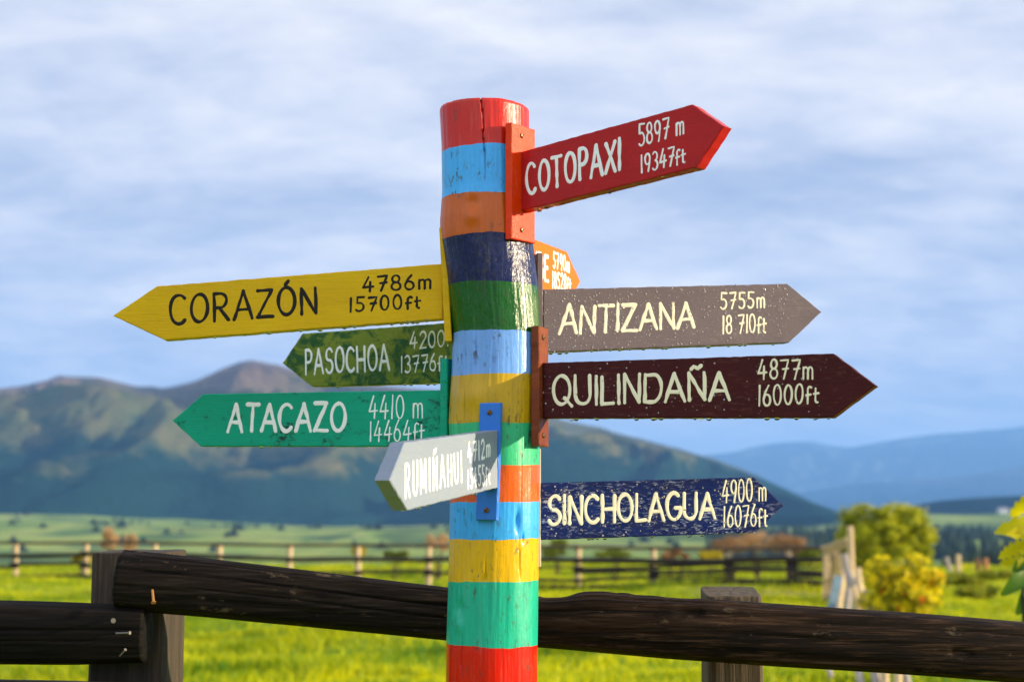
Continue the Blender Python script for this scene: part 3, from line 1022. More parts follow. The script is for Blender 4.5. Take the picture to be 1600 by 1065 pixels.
def build_signs():
    red = paint_mat('red_board', (0.42, 0.014, 0.016), (0.28, 0.010, 0.012), 0.34, 0.9, vary=0.5)
    redp = paint_mat('red_plate', (0.72, 0.042, 0.002), (0.58, 0.026, 0.002), 0.30, 0.8, vary=0.25, coat=0.05)
    make_sign('red arrow sign reading COTOPAXI, topmost on the pole, tilting upward', -40,
              [(800, 241), (804, 332), (1089, 261), (1131, 197), (1081, 163)],
              [('place_name', 'COTOPAXI', [(823, 304), (822, 257), (970, 217), (970, 264)], 0.0031, 0.18),
               ('height_metres', '5897 m', [(998, 229), (997, 196), (1069, 179), (1069, 209)], 0.0016, 0.17),
               ('height_feet', '19347ft', [(1001, 270), (1001, 242), (1071, 226), (1071, 254)], 0.0015, 0.15)],
              red, WHITE, dict(u=RP + 0.012, z=((800, 378), (800, 199)), w=0.058, t=0.013, y=-0.006, screws=[(805, 214), (805, 361)], sy=-0.004, mat=redp), seed=11, drops=7)
    yel = paint_mat('yellow_board', (0.64, 0.39, 0.002), (0.50, 0.28, 0.002), 0.30, 1.4, vary=0.55, coat=0.0)
    make_sign('yellow arrow sign reading CORAZÓN in black, longest on the left', 178,
              [(690, 412), (695, 498), (257, 531), (176, 493), (245, 447)],
              [('place_name', 'CORAZÓN', [(265, 506), (266, 461), (495, 448), (496, 488)], 0.0028, 0.16),
               ('height_metres', '4786m', [(566, 456), (566, 434), (674, 427), (674, 450)], 0.0019, 0.18),
               ('height_feet', '15700ft', [(545, 487), (545, 466), (657, 459), (657, 481)], 0.0019, 0.22)],
              yel, BLACK, dict(u=RP + 0.008, z=((700, 534), (690, 358)), w=0.05, t=0.011, tilt=0.055, screws=[]), seed=12, drops=16)
    oli = paint_mat('olive_board', (0.17, 0.22, 0.012), (0.10, 0.17, 0.012), 0.36, 0.8, vary=0.5, mottled=(0.012, 0.075, 0.012), wear=0.25, wear_col=(0.30, 0.28, 0.03))
    make_sign('mottled green arrow sign reading PASOCHOA, between the yellow and teal signs', 134,
              [(715, 503), (715, 597), (487, 604), (441, 567), (472, 521)],
              [('place_name', 'PASOCHOA', [(477, 584), (477, 546), (608, 539), (609, 577)], 0.0028, 0.16),
               ('height_metres', '4200m', [(640, 545), (640, 520), (713, 513), (713, 539)], 0.0017, 0.16),
               ('height_feet', '13776ft', [(626, 582), (626, 557), (701, 550), (701, 578)], 0.0017, 0.16)],
              oli, WHITE, dict(u=RP + 0.012, z=((715, 640), (715, 470)), w=0.05, t=0.012), seed=13, drops=8)
    teal = paint_mat('teal_board', (0.004, 0.32, 0.21), (0.003, 0.24, 0.155), 0.40, 1.1, vary=0.5, mold=0.95)
    make_sign('teal arrow sign reading ATACAZO, lowest of the signs pointing left', 157,
              [(692, 609), (692, 697), (313, 697), (269, 657), (317, 615)],
              [('place_name', 'ATACAZO', [(355, 673), (358, 632), (541, 628), (541, 672)], 0.0034, 0.14),
               ('height_metres', '4410 m', [(576, 653), (577, 618), (661, 616), (661, 653)], 0.0013, 0.15),
               ('height_feet', '14464ft', [(577, 689), (578, 658), (663, 655), (663, 688)], 0.0013, 0.15)],
              teal, WHITE, dict(u=RP + 0.011, z=((692, 742), (692, 562)), w=0.055, t=0.013), seed=14, drops=5)
    wht = paint_mat('white_board', (0.22, 0.26, 0.33), (0.185, 0.22, 0.285), 0.45, 0.5, vary=0.25, wear=0.2, wear_col=(0.35, 0.33, 0.28))
    blu = paint_mat('blue_plate', (0.035, 0.17, 0.62), (0.03, 0.13, 0.5), 0.34, 0.5, vary=0.25)
    make_sign('white arrow sign reading RUMIÑAHUI on a blue plate, jutting toward the viewer', -109,
              [(767, 673), (772, 763), (637, 797), (609, 750), (633, 691)],
              [('place_name', 'RUMIÑAHUI', [(633, 777), (633, 724), (721, 706), (722, 752)], 0.0025, 0.42),
               ('height_metres', '4712m', [(731, 722), (730, 692), (766, 683), (766, 712)], 0.0021, 0.28),
               ('height_feet', '15455ft', [(731, 763), (731, 734), (765, 724), (766, 755)], 0.0021, 0.3)],
              wht, SNOW, dict(u=RP + 0.009, z=((766, 812), (766, 626)), w=0.034, t=0.010, y=-0.004, lean=0.035, screws=[(760, 640), (766, 796)], mat=blu),
              offset=(0, 0.022), seed=15, drops=9)
    gry = paint_mat('grey_board', (0.145, 0.113, 0.124), (0.105, 0.082, 0.092), 0.36, 1.0, vary=0.4, wear=0.25, wear_col=(0.2, 0.17, 0.15))
    make_sign('grey brown arrow sign reading ANTIZANA, beaded with rain', 15,
              [(848, 452), (851, 550), (1233, 535), (1284, 487), (1230, 443)],
              [('place_name', 'ANTIZANA', [(873, 522), (876, 478), (1084, 473), (1085, 511)], 0.0030, 0.10),
               ('height_metres', '5755m', [(1125, 483), (1125, 458), (1195, 455), (1195, 480)], 0.0016, 0.2),
               ('height_feet', '18 710ft', [(1128, 521), (1128, 493), (1197, 490), (1197, 519)], 0.0016, 0.14)],
              gry, CREAM, dict(u=RP + 0.004, z=((846, 580), (840, 395)), w=0.026, t=0.010, y=0.002), seed=16, drops=16, beads=900)
    mar = paint_mat('maroon_board', (0.050, 0.005, 0.006), (0.032, 0.0035, 0.0045), 0.40, 0.9, vary=0.4, wear=0.30, wear_col=(0.16, 0.06, 0.045))
    brn = paint_mat('brown_plate', (0.24, 0.055, 0.018), (0.07, 0.016, 0.010), 0.34, 1.0, vary=0.8)
    make_sign('dark maroon arrow sign reading QUILINDAÑA, longest on the right', -24,
              [(838, 567), (838, 653), (1300, 652), (1368, 602), (1302, 552)],
              [('place_name', 'QUILINDAÑA', [(863, 633), (863, 589), (1141, 582), (1141, 623)], 0.0028, 0.10),
               ('height_metres', '4877m', [(1184, 592), (1184, 563), (1271, 560), (1271, 591)], 0.0015, 0.18),
               ('height_feet', '16000ft', [(1184, 634), (1184, 603), (1279, 598), (1279, 628)], 0.0015, 0.16)],
              mar, CREAM, dict(u=RP + 0.014, z=((836, 697), (836, 511)), w=0.038, t=0.014, y=-0.005, screws=[(843, 527), (843, 680)], sy=-0.003, mat=brn), seed=17, drops=18, beads=120)
    nav = paint_mat('navy_board', (0.007, 0.020, 0.125), (0.009, 0.010, 0.050), 0.30, 1.0, vary=0.9, wear=0.75, wear_col=(0.46, 0.50, 0.62), wear_scale=1.7)
    make_sign('worn navy blue arrow sign reading SINCHOLAGUA, lowest of all the signs', 9,
              [(845, 754), (845, 843), (1180, 832), (1225, 789), (1178, 745)],
              [('place_name', 'SINCHOLAGUA', [(855, 819), (856, 775), (1116, 769), (1117, 808)], 0.0030, 0.10),
               ('height_metres', '4900 m', [(1128, 785), (1128, 751), (1197, 747), (1197, 781)], 0.0014, 0.14),
               ('height_feet', '16076ft', [(1130, 823), (1130, 791), (1199, 787), (1199, 821)], 0.0014, 0.14)],
              nav, CREAM, dict(u=RP + 0.001, z=((845, 885), (845, 700)), w=0.028, t=0.008, y=0.003, mat=paint_mat('pale_plate', (0.5, 0.45, 0.36), (0.3, 0.26, 0.2), 0.5, 1.0, vary=0.6)),
              seed=18, drops=9, beads=260)
    org = paint_mat('orange_board', (0.60, 0.135, 0.002), (0.52, 0.11, 0.002), 0.40, 0.5, vary=0.2)
    make_sign('orange arrow sign mostly hidden behind the pole, pointing away', 68,
              [(800, 360), (800, 438), (886, 478), (907, 440), (886, 393)],
              [('place_name', 'CAYAMBE', [(785, 420), (785, 377), (857, 401), (857, 439)], 0.0033, 0.2),
               ('height_metres', '5790m', [(864, 418), (864, 394), (890, 402), (890, 425)], 0.0022, 0.24),
               ('height_feet', '18528ft', [(863, 449), (863, 424), (892, 431), (892, 455)], 0.0022, 0.24)],
              org, WHITE, dict(u=RP + 0.012, z=((800, 520), (800, 330)), w=0.05, t=0.012), seed=19, drops=0)


build_signs()


# ------------------------------------------------------------------ the near rail fence
def log_mesh(name, path, mat, parent, nseg=56, nring=200, rough=0.05, seed=0, square=0.0, grooves=(), notch=()):
    """path: list of (centre Vector, half height, half depth); a rough trunk with long splits"""
    P = np.array([[*p[0], p[1], p[2]] for p in path], float)
    s = np.concatenate([[0], np.cumsum(np.linalg.norm(np.diff(P[:, :3], axis=0), axis=1))])
    ss = np.linspace(0, s[-1], nring)
    Q = np.stack([np.interp(ss, s, P[:, k]) for k in range(5)], -1)
    ker = np.ones(9) / 9
    for k in range(5):
        Q[:, k] = np.convolve(np.pad(Q[:, k], 4, mode='reflect', reflect_type='odd'), ker, 'valid')
    th = np.linspace(0, 2 * math.pi, nseg, endpoint=False)
    V = []
    tan = np.gradient(Q[:, :3], axis=0)
    tan /= np.linalg.norm(tan, axis=1, keepdims=True)
    L = ss[-1]
    def ring(i, f=1.0, dx=0.0):
        c, hh, hd = Q[i, :3], Q[i, 3], Q[i, 4]
        t = Vector(tan[i])
        up = Vector((0, 0, 1)) if abs(t.z) < 0.8 else Vector((0, -1, 0))
        side = t.cross(up).normalized()
        up = side.cross(t).normalized()
        k = 1 + rough * (vnoise(np.cos(th) * 1.6, np.sin(th) * 1.6, ss[i] * 3.0, seed) + 0.5 * vnoise(np.cos(th) * 5, np.sin(th) * 5, ss[i] * 3.5, seed + 1) + 0.30 * vnoise(np.cos(th) * 14, np.sin(th) * 14, ss[i] * 5, seed + 2))
        if square:
            k = k * (1 + square * (1 / np.maximum(np.abs(np.cos(th)), np.abs(np.sin(th))) - 1))
        for (a0, sl, wdt, dep, s0, s1) in grooves:
            if s0 <= ss[i] <= s1:
                a = a0 + sl * ss[i] + 0.05 * math.sin(ss[i] * 9 + a0)
                dd = (th - a + math.pi) % (2 * math.pi) - math.pi
                k = k - dep * np.exp(-(dd / wdt) ** 2) * min(1, (ss[i] - s0) / 0.08 + 0.3, (s1 - ss[i]) / 0.08 + 0.05)
        for (sn, ws, amp, a0, wa) in notch:
            dd = (th - a0 + math.pi) % (2 * math.pi) - math.pi
            k = k + amp * np.exp(-((ss[i] - sn) / ws) ** 4) * np.exp(-(dd / wa) ** 2)
        k = k * f
        return [tuple(Vector(c) + side * (hd * k[j] * math.cos(th[j])) + up * (hh * k[j] * math.sin(th[j])) + t * dx) for j in range(nseg)]
    for f, dx in ((0.03, -0.004), (0.55, -0.006), (0.93, -0.003)):
        V += ring(0, f, dx)
    for i in range(nring):
        V += ring(i)
    for f, dx in ((0.93, 0.003), (0.55, 0.006), (0.03, 0.004)):
        V += ring(nring - 1, f, dx)
    o = np_mesh(name, np.array(V), grid_faces(nring + 6, nseg, True), 4, mat, parent, smooth=True)
    sm = np.ones((nring + 5, nseg), dtype=bool)
    sm[:3] = False
    sm[-3:] = False
    o.data.polygons.foreach_set('use_smooth', sm.ravel())
    return o


def nail(parent, p, tip, r, mat):
    a, b = Vector(p), Vector(tip)
    t = (b - a).normalized()
    s = t.orthogonal().normalized()
    u = t.cross(s)
    V, Fc, n = [], [], 10
    for (q, rad) in ((a, r * 0.2), (a, r), (b - t * r * 0.6, r), (b - t * r * 0.55, r * 1.9), (b, r * 1.9), (b, r * 0.2)):
        for i in range(n):
            w = 2 * math.pi * i / n
            V.append(q + s * (rad * math.cos(w)) + u * (rad * math.sin(w)))
    for k in range(5):
        for i in range(n):
            j = (i + 1) % n
            Fc.append((k * n + i, k * n + j, (k + 1) * n + j, (k + 1) * n + i))
    return mesh_obj('nail', V, Fc, mat, parent)


def post_mesh(name, mat, parent, cx, cy, w, dpt, ztop, zbot, rz, slope=0.0, seed=0):
    """squared post with a sawn sloping top and weathered faces"""
    n, nz = 15, 90
    ring = []
    for k in range(4):
        for i in range(n):
            f = -1 + 2 * i / n
            ring.append([(f, -1), (1, f), (-f, 1), (-1, -f)][k])
    ring = np.array(ring, float)
    c = np.abs(ring).min(1)
    cut = 1 - 0.06 * np.clip((c - 0.82) / 0.18, 0, 1)
    ring = ring * cut[:, None]
    N = len(ring)
    V = []
    for z in np.linspace(zbot, ztop, nz):
        q = ring * (w / 2, dpt / 2)
        k = 1 + 0.014 * vnoise(q[:, 0] * 40, q[:, 1] * 40, z * 5, seed) + 0.02 * vnoise(q[:, 0] * 90, q[:, 1] * 90, z * 3, seed + 1)
        q = q * k[:, None]
        top = (z - zbot) / (ztop - zbot)
        V.append(np.stack([q[:, 0], q[:, 1], np.full(N, z) + slope * q[:, 1] * top], -1))
    last = V[-1]
    for f in (0.97, 0.6, 0.05):
        q = last.copy()
        q[:, :2] *= f
        q[:, 2] = ztop + slope * q[:, 1] + (0.002 if f < 0.99 else 0) + 0.001 * vnoise(q[:, 0] * 120, q[:, 1] * 120, 0, seed)
        V.append(q)
    o = np_mesh(name, np.concatenate(V), grid_faces(len(V), N, True), 4, mat, parent, smooth=True)
    o.location = (cx, cy, 0)
    o.rotation_euler = (0, 0, rz)
    o.data.polygons.foreach_set('use_smooth', np.zeros(len(o.data.polygons), dtype=bool))
    return o


def build_near_fence():
    tar = wood_mat('tarred_rail', (0.0036, 0.003, 0.0028), (0.022, 0.015, 0.011), 0.72, 1.0, 0, 0.7, spec=0.08)
    brown = wood_mat('dark_brown_rail', (0.0085, 0.006, 0.005), (0.080, 0.044, 0.024), 0.58, 1.0, 0, 0.7, spec=0.14)
    pst = wood_mat('weathered_post', (0.030, 0.020, 0.012), (0.115, 0.075, 0.042), 0.7, 1.0, 2, 0.6, moss=(0.03, 0.04, 0.012))
    pst2 = wood_mat('grey_post', (0.065, 0.043, 0.023), (0.19, 0.135, 0.075), 0.7, 1.0, 2, 0.6, moss=(0.05, 0.055, 0.02))
    steel = simple_mat('bright_nail', (0.20, 0.18, 0.165), 0.5, 0.4, 0.6)
    rust = simple_mat('rusty_nail', (0.42, 0.19, 0.05), 0.5, 0.5, 0.5)
    Y = 2.70
    p0 = at(215, 1000, 2.86)
    e = empty('rail_fence', (p0.x, 2.86, 0))
    tag(e, 'dark weathered rail fence of thick logs just behind the striped pole', 'fence')
    mi = Matrix.Translation((-p0.x, -2.86, 0))

    def P(px, y0, y1, Yd=Y, hd=None):
        a, b = at(px, y0, Yd), at(px, y1, Yd)
        hh = (a.z - b.z) / 2
        return (mi @ Vector(((a.x + b.x) / 2, Yd, (a.z + b.z) / 2)), hh, hd or hh * 0.95)
    # upper rail: one bent trunk from the left post away past the right edge
    up = [P(190, 858, 950), P(300, 869, 960), P(450, 887, 974), P(600, 906, 989), P(700, 918, 999), P(770, 926, 1005), P(850, 930, 1011), P(930, 926, 1018), P(1050, 931, 1028),
          P(1200, 941, 1040), P(1400, 955, 1053), P(1600, 971, 1067), P(1900, 994, 1085), P(2300, 1020, 1110)]
    cut = 5
    tot = up
    rail = log_mesh('rail', tot, [tar], e, 144, 520, 0.045, 5, square=0.30, grooves=[(0.9, 0.10, 0.05, 0.10, 0.02, 1.1), (0.35, 0.12, 0.035, 0.14, 0.0, 0.9), (-0.1, 0.05, 0.03, 0.06, 0.1, 0.7),
                                                                      (0.7, -0.12, 0.04, 0.05, 0.8, 2.2)], notch=[(0.742, 0.030, -0.10, math.pi / 2, 0.7), (0.812, 0.034, 0.07, math.pi / 2, 0.6), (0.86, 0.012, 0.05, math.pi / 2, 0.5), (0.95, 0.03, -0.04, math.pi / 2, 0.5), (0.965, 0.022, -0.10, 0.55, 0.16), (0.965, 0.05, 0.05, 0.45, 0.5), (1.42, 0.018, -0.08, -0.1, 0.14), (0.33, 0.02, -0.07, 0.2, 0.15)])
    rail.data.materials[0] = rail_two_tone(tar)
    low = [P(-500, 915, 1020), P(-200, 925, 1028), P(0, 938, 1035), P(120, 942, 1036), P(228, 947, 1033)]
    r2 = log_mesh('rail', low, [tar], e, 128, 240, 0.05, 9, square=0.28, grooves=[(0.15, 0.03, 0.03, 0.10, 0.3, 0.84), (-0.2, 0.03, 0.03, 0.07, 0.2, 0.8)])
    r3 = log_mesh('rail', [P(-500, 1050, 1150), P(0, 1061, 1160), P(252, 1064, 1162), P(262, 1066, 1160)], [brown], e, 64, 90, 0.05, 12, square=0.2)
    r4 = log_mesh('rail', [P(240, 1120, 1215), P(700, 1150, 1240), P(1200, 1190, 1280), P(1900, 1240, 1330)], [brown], e, 48, 120, 0.03, 15)
    # posts stand behind the rails
    a, b = at(150, 1000, 2.83), at(270, 1000, 2.83)
    pz = at(215, 862, 2.83).z
    c1 = mi @ Vector(((a.x + b.x) / 2 + 0.003, 2.84, 0))
    post_mesh('post', pst, e, c1.x, c1.y, (b.x - a.x), 0.15, pz, -0.5, R(-3), 0.02, 3)
    a, b = at(1105, 1050, 2.82), at(1192, 1050, 2.82)
    pz = at(1150, 925, 2.86).z
    c2 = mi @ Vector(((a.x + b.x) / 2, 2.86, 0))
    post_mesh('post', pst2, e, c2.x, c2.y, (b.x - a.x), 0.09, pz, -0.5, R(2), 0.16, 8)
    # nails driven into the rails
    yf = 2.70 - 0.050
    for (r_, q0, q1, rad, m) in ((rail, (238, 921), (240, 941), 0.0022, rust), (r2, (181, 988.5), (203, 988), 0.0016, steel), (r2, (187, 1024), (196, 1014), 0.0013, steel), (r2, (176, 967), (177, 969), 0.0022, steel)):
        A, B = at(q0[0], q0[1], yf + 0.004), at(q1[0], q1[1], yf - 0.010)
        nail(r_, mi @ A, mi @ B, rad, m)


def rail_two_tone(tar):
    """the log is tarred black at its left and bare brown timber to the right"""
    m, g, bs, out, co = new_mat('half_tarred_rail')
    sep = g.new('ShaderNodeSeparateXYZ')
    g.link(co, sep.inputs[0])
    f = g.math('DIVIDE', g.math('SUBTRACT', sep.outputs[0], 0.45), 0.7, True)
    n1 = g.noise(g.mapping(co, (1.4, 34, 34)), 1.0, 9, 0.66, 0.6)
    n2 = g.noise(g.mapping(co, (1.1, 8, 8), (3, 5, 1)), 1.0, 6, 0.6, 0.9)
    k = g.math('MULTIPLY', g.ramp(n1, [(0.40, 0.0), (0.70, 1.0)]), g.ramp(n2, [(0.40, 0.0), (0.68, 1.0)]))
    light = g.mix(f, (0.022, 0.014, 0.010), (0.085, 0.040, 0.019))
    dark = g.mix(f, (0.0038, 0.0032, 0.003), (0.0062, 0.004, 0.003))
    c = g.mix(k, dark, light)
    c = g.mix(g.math('MULTIPLY', g.ramp(n1, [(0.25, 1.0), (0.40, 0.0)]), 0.7), c, (0.002, 0.0015, 0.001))
    fb = g.noise(g.mapping(co, (7, 170, 170)), 1.0, 5, 0.7, 0.3)
    c = g.mix(g.math('MULTIPLY', g.ramp(fb, [(0.52, 0.0), (0.66, 1.0)]), 0.55), c, g.mix(f, (0.030, 0.022, 0.018), (0.11, 0.060, 0.032)))
    c = g.mix(g.math('MULTIPLY', g.ramp(fb, [(0.34, 1.0), (0.46, 0.0)]), 0.8), c, (0.0015, 0.001, 0.001))
    sp = g.noise(g.mapping(co, (6, 14, 14)), 3.0, 6, 0.7)
    c = g.mix(g.ramp(sp, [(0.62, 0.0), (0.70, 0.6)]), c, (0.14, 0.10, 0.065))
    g.link(c, bs.inputs['Base Color'])
    bs.inputs['Roughness'].default_value = 0.72
    bs.inputs['Specular IOR Level'].default_value = 0.08
    h = g.math('ADD', n1, g.math('MULTIPLY', g.noise(g.mapping(co, (5, 130, 130)), 1.0, 4, 0.6), 0.5))
    g.link(g.bump(h, 0.7, 0.006), bs.inputs['Normal'])
    return m


build_near_fence()


# ------------------------------------------------------------------ the paddock fence across the meadow
def gz(x, y):
    return float(ground_height(np.array([x]), np.array([y]))[0])


def pole_between(name, a, b, r0, r1, mat, parent, seed=0, nseg=10, nring=14, rough=0.07):
    a, b = Vector(a), Vector(b)
    path = [(a + (b - a) * t, r0 + (r1 - r0) * t, r0 + (r1 - r0) * t) for t in np.linspace(0, 1, 4)]
    rr = random.Random(seed)
    path = [(p[0] + Vector((0, rr.uniform(-.01, .01), rr.uniform(-.012, .012))) * (0 < i < 3), p[1], p[2]) for i, p in enumerate(path)]
    return log_mesh(name, path, mat, parent, nseg, nring, rough, seed)


def build_far_fence():
    lit = wood_mat('pale_post', (0.50, 0.37, 0.22), (0.78, 0.62, 0.40), 0.8, 1.0, 2, 0.15)
    dk = wood_mat('dark_rail', (0.020, 0.013, 0.009), (0.060, 0.040, 0.026), 0.8, 0.6, 0, 0.5)
    br = wood_mat('brown_rail', (0.075, 0.048, 0.028), (0.17, 0.11, 0.07), 0.8, 0.6, 0, 0.5)
    xs = [-390, -286, -180, -74, 33, 140, 246, 348, 455, 562, 671, 785, 902, 1018, 1135, 1230, 1287]
    pts = []
    for px in xs:
        Yd = np.interp(px, [-390, 33, 700, 1290], [47.5, 46, 43, 38.5])
        pts.append(((px - 800) / F * Yd, Yd))
    e = empty('paddock_fence', (pts[4][0], pts[4][1], gz(*pts[4])))
    tag(e, 'long wooden paddock fence with pale posts across the far side of the meadow', 'fence')
    o = Vector(e.location)
    tops = []
    for i, (x, y) in enumerate(pts):
        z = gz(x, y)
        rr = random.Random(i)
        top = 1.54 - np.interp(xs[i], [-390, 33, 700, 1290], [18, 17, 22, 27]) / F * y + rr.uniform(-.01, .05)
        tops.append(top)
        pole_between('post', Vector((x, y, z - 0.3)) - o, Vector((x + rr.uniform(-.03, .03), y, top)) - o, 0.085, 0.075, lit, e, i)
    for i in range(len(pts) - 1):
        (x0, y0), (x1, y1) = pts[i], pts[i + 1]
        rr = random.Random(i + 90)
        for k, (fr, rad, m, pr) in enumerate(((0.99, 0.045, br, 1.0), (0.68, 0.068, dk, 1.0), (0.53, 0.035, dk, 0.6 if xs[i] >= 785 else 0.0), (0.41, 0.05, dk, 0.8), (0.27, 0.04, dk, 0.45 if xs[i] >= 785 else 0.0), (0.10, 0.055, dk, 0.85))):
            if rr.random() > pr:
                continue
            h0 = gz(x0, y0) + (tops[i] - gz(x0, y0)) * fr + rr.uniform(-.04, .04) * (k > 0)
            h1 = gz(x1, y1) + (tops[i + 1] - gz(x1, y1)) * fr + rr.uniform(-.05, .05) * (k > 0)
            if xs[i] >= 785 and k > 0:
                rad *= rr.uniform(0.85, 1.3)
            ov = 0.12
            pole_between('rail', Vector((x0 - ov, y0 - 0.13 - 0.02 * k, h0)) - o, Vector((x1 + ov, y1 - 0.13 - 0.02 * k - 0.005 * i % 2, h1)) - o, rad, rad * 0.9, m, e, i * 7 + k, 8, 10, 0.12)


build_far_fence()


def board_piece(name, a, b, w, t, mat, parent, face=Vector((0, -1, 0))):
    a, b = Vector(a), Vector(b)
    d = (b - a)
    L = d.length
    d.normalize()
    s = d.cross(face).normalized()
    n = s.cross(d).normalized()
    bm = bmesh.new()
    bmesh.ops.create_cube(bm, size=1.0)
    for v in bm.verts:
        v.co = (a + b) / 2 + d * (v.co.x * L) + s * (v.co.y * w) + n * (v.co.z * t)
    bmesh.ops.bevel(bm, geom=bm.edges[:], offset=min(w, t) * 0.15, segments=1, affect='EDGES')
    me = bpy.data.meshes.new(name)
    bm.to_mesh(me)
    bm.free()
    return link_mesh(name, me, mat, parent)


def build_corner():
    pale = wood_mat('pale_timber', (0.50, 0.36, 0.20), (0.78, 0.60, 0.36), 0.75, 0.8, 2, 0.3)
    grey = wood_mat('grey_stake', (0.28, 0.24, 0.21), (0.55, 0.47, 0.40), 0.75, 0.8, 2, 0.4)
    blue = simple_mat('blue_grey_slat', (0.10, 0.17, 0.22), 0.6, 0.3, 0, 0.2, 6.0)
    Y = 34.0
    # a rickety gate hung on the corner of the paddock
    b = at(1289, 945, Y)
    e = empty('timber_gate', (b.x, Y, gz(b.x, Y)))
    tag(e, 'rickety pale timber gate with diagonal braces at the right end of the paddock fence', 'gate')
    o = Vector(e.location)
    def g(px, py, dy=0.0):
        return at(px, py, Y + dy) - o
    dy = -1.0
    board_piece('frame_post', g(1291, 950), g(1291, 854), 0.13, 0.08, pale, e)
    board_piece('top_rail', g(1288, 860, -0.06), g(1327, 846, dy), 0.20, 0.06, pale, e)
    board_piece('brace', g(1294, 930, -0.12), g(1306, 864, -0.5), 0.13, 0.05, pale, e)
    board_piece('brace', g(1313, 900, -0.3), g(1309, 862, -0.6), 0.10, 0.05, pale, e)
    board_piece('brace', g(1319, 935, -0.5), g(1313, 866, -0.7), 0.10, 0.05, pale, e)
    board_piece('bottom_rail', g(1289, 938, -0.08), g(1303, 928, -0.4), 0.17, 0.06, pale, e)
    board_piece('middle_rail', g(1291, 908, -0.10), g(1305, 902, -0.4), 0.11, 0.06, pale, e)
    # tall stake beside it
    a = at(1332, 950, 32.5)
    s = empty('tall_stake', (a.x, 32.5, gz(a.x, 32.5)))
    tag(s, 'tall pale upright stake beside the timber gate', 'stake')
    so = Vector(s.location)
    pole_between('stake_shaft', Vector((0, 0, -0.3)), at(1328, 822, 32.5) - so, 0.085, 0.065, pale, s, 4, 12, 20)
    # a straggling fence of crossed stakes comes on towards the viewer
    q = at(1345, 960, 26)
    f = empty('stake_fence', (q.x, 26, gz(q.x, 26)))
    tag(f, 'straggling grey stake fence running from the gate toward the near rails', 'fence')
    fo = Vector(f.location)
    def st(p0, Y0, p1, Y1, r0, r1, m, sd):
        pole_between('stake', at(*p0, Y0) - fo, at(*p1, Y1) - fo, r0, r1, m, f, sd, 10, 16, 0.1)
    st((1336, 960), 30, (1320, 866), 30.5, 0.075, 0.06, grey, 1)
    st((1322, 960), 29, (1329, 905), 29.5, 0.07, 0.05, grey, 2)
    st((1362, 965), 27, (1327, 896), 30, 0.075, 0.055, grey, 3)
    st((1341, 960), 27, (1334, 915), 27, 0.05, 0.04, pale, 5)
    st((1330, 1140), 12.5, (1284, 1015), 14, 0.026, 0.022, grey, 6)
    st((1354, 1140), 12.5, (1338, 1015), 13, 0.034, 0.028, grey, 7)
    st((1376, 1140), 12.5, (1362, 1010), 13, 0.036, 0.030, grey, 8)
    st((1392, 1140), 12.5, (1360, 1020), 13.5, 0.032, 0.028, grey, 9)
    st((1404, 1140), 12.5, (1403, 1030), 12.6, 0.036, 0.034, pale, 10)
    st((1432, 1140), 12.5, (1410, 1025), 13, 0.034, 0.028, grey, 11)
    st((1385, 1140), 12.6, (1382, 1030), 12.8, 0.034, 0.034, pale, 12)
    st((1366, 968), 26, (1338, 905), 28, 0.07, 0.06, pale, 21)
    st((1348, 962), 27, (1341, 888), 27.5, 0.06, 0.05, pale, 22)
    st((1310, 958), 31, (1318, 890), 31.5, 0.06, 0.05, pale, 23)
    st((1384, 975), 24, (1352, 925), 26, 0.06, 0.05, grey, 24)
    bs_ = board_piece('slat', at(1297, 958, 28) - fo, at(1310, 900, 28.5) - fo, 0.14, 0.03, blue, f)
    # short stakes standing in the meadow on the right
    for k, (x0, y0, x1, y1, Yd, lb) in enumerate(((1487, 892, 1478, 870, 58, 'leaning short grey stake in the far right meadow, leftmost of four'),
                                                  (1497, 890, 1497, 866, 58, 'tallest upright short stake in the far right meadow, beside the leaning one'),
                                                  (1527, 888, 1528, 872, 60, 'reddish brown short stake in the far right meadow, third from the left'),
                                                  (1541, 887, 1540, 872, 60, 'orange tinted short stake in the far right meadow, rightmost of four'))):
        a = at(x0, y0, Yd)
        m = [grey, pale, wood_mat('red_brown_stake', (0.16, 0.07, 0.03), (0.32, 0.15, 0.07), 0.8, 1, 2), wood_mat('orange_stake', (0.4, 0.16, 0.06), (0.6, 0.28, 0.12), 0.8, 1, 2)][k]
        se = empty('short_stake', (a.x, Yd, gz(a.x, Yd)))
        tag(se, lb, 'stake', 'short stakes in the meadow')
        pole_between('stake_shaft', Vector((0, 0, -0.2)), at(x1, y1, Yd) - Vector(se.location), 0.11, 0.09, m, se, k)


build_corner()


# ------------------------------------------------------------------ plants
def leaf_cloud(centers, radii, n, size, flat=0.0, seed=0, shell=0.55, up=0.0):
    """leaf quads scattered through a group of lobes"""
    rg = np.random.default_rng(seed)
    centers, radii = np.array(centers, float), np.array(radii, float)
    wgt = radii.prod(1) ** 0.7
    k = rg.choice(len(centers), n, p=wgt / wgt.sum())
    d = rg.normal(size=(n, 3))
    d /= np.linalg.norm(d, axis=1, keepdims=True)
    r = shell + (1 - shell) * rg.random(n) ** 0.6
    r *= 1 + 0.18 * rg.normal(size=n)
    p = centers[k] + d * radii[k] * r[:, None]
    nrm = d * 1.1 + rg.normal(size=(n, 3)) * 0.6 + (0, 0, up)
    nrm /= np.linalg.norm(nrm, axis=1, keepdims=True)
    t = np.cross(nrm, rg.normal(size=(n, 3)))
    t /= np.linalg.norm(t, axis=1, keepdims=True)
    b = np.cross(nrm, t)
    s = size * (0.6 + 0.8 * rg.random(n))[:, None]
    v = np.stack([p - t * s, p - b * s * 0.45 + nrm * s * 0.1, p + t * s, p + b * s * 0.45 + nrm * s * 0.1], 1)
    return v.reshape(-1, 3)


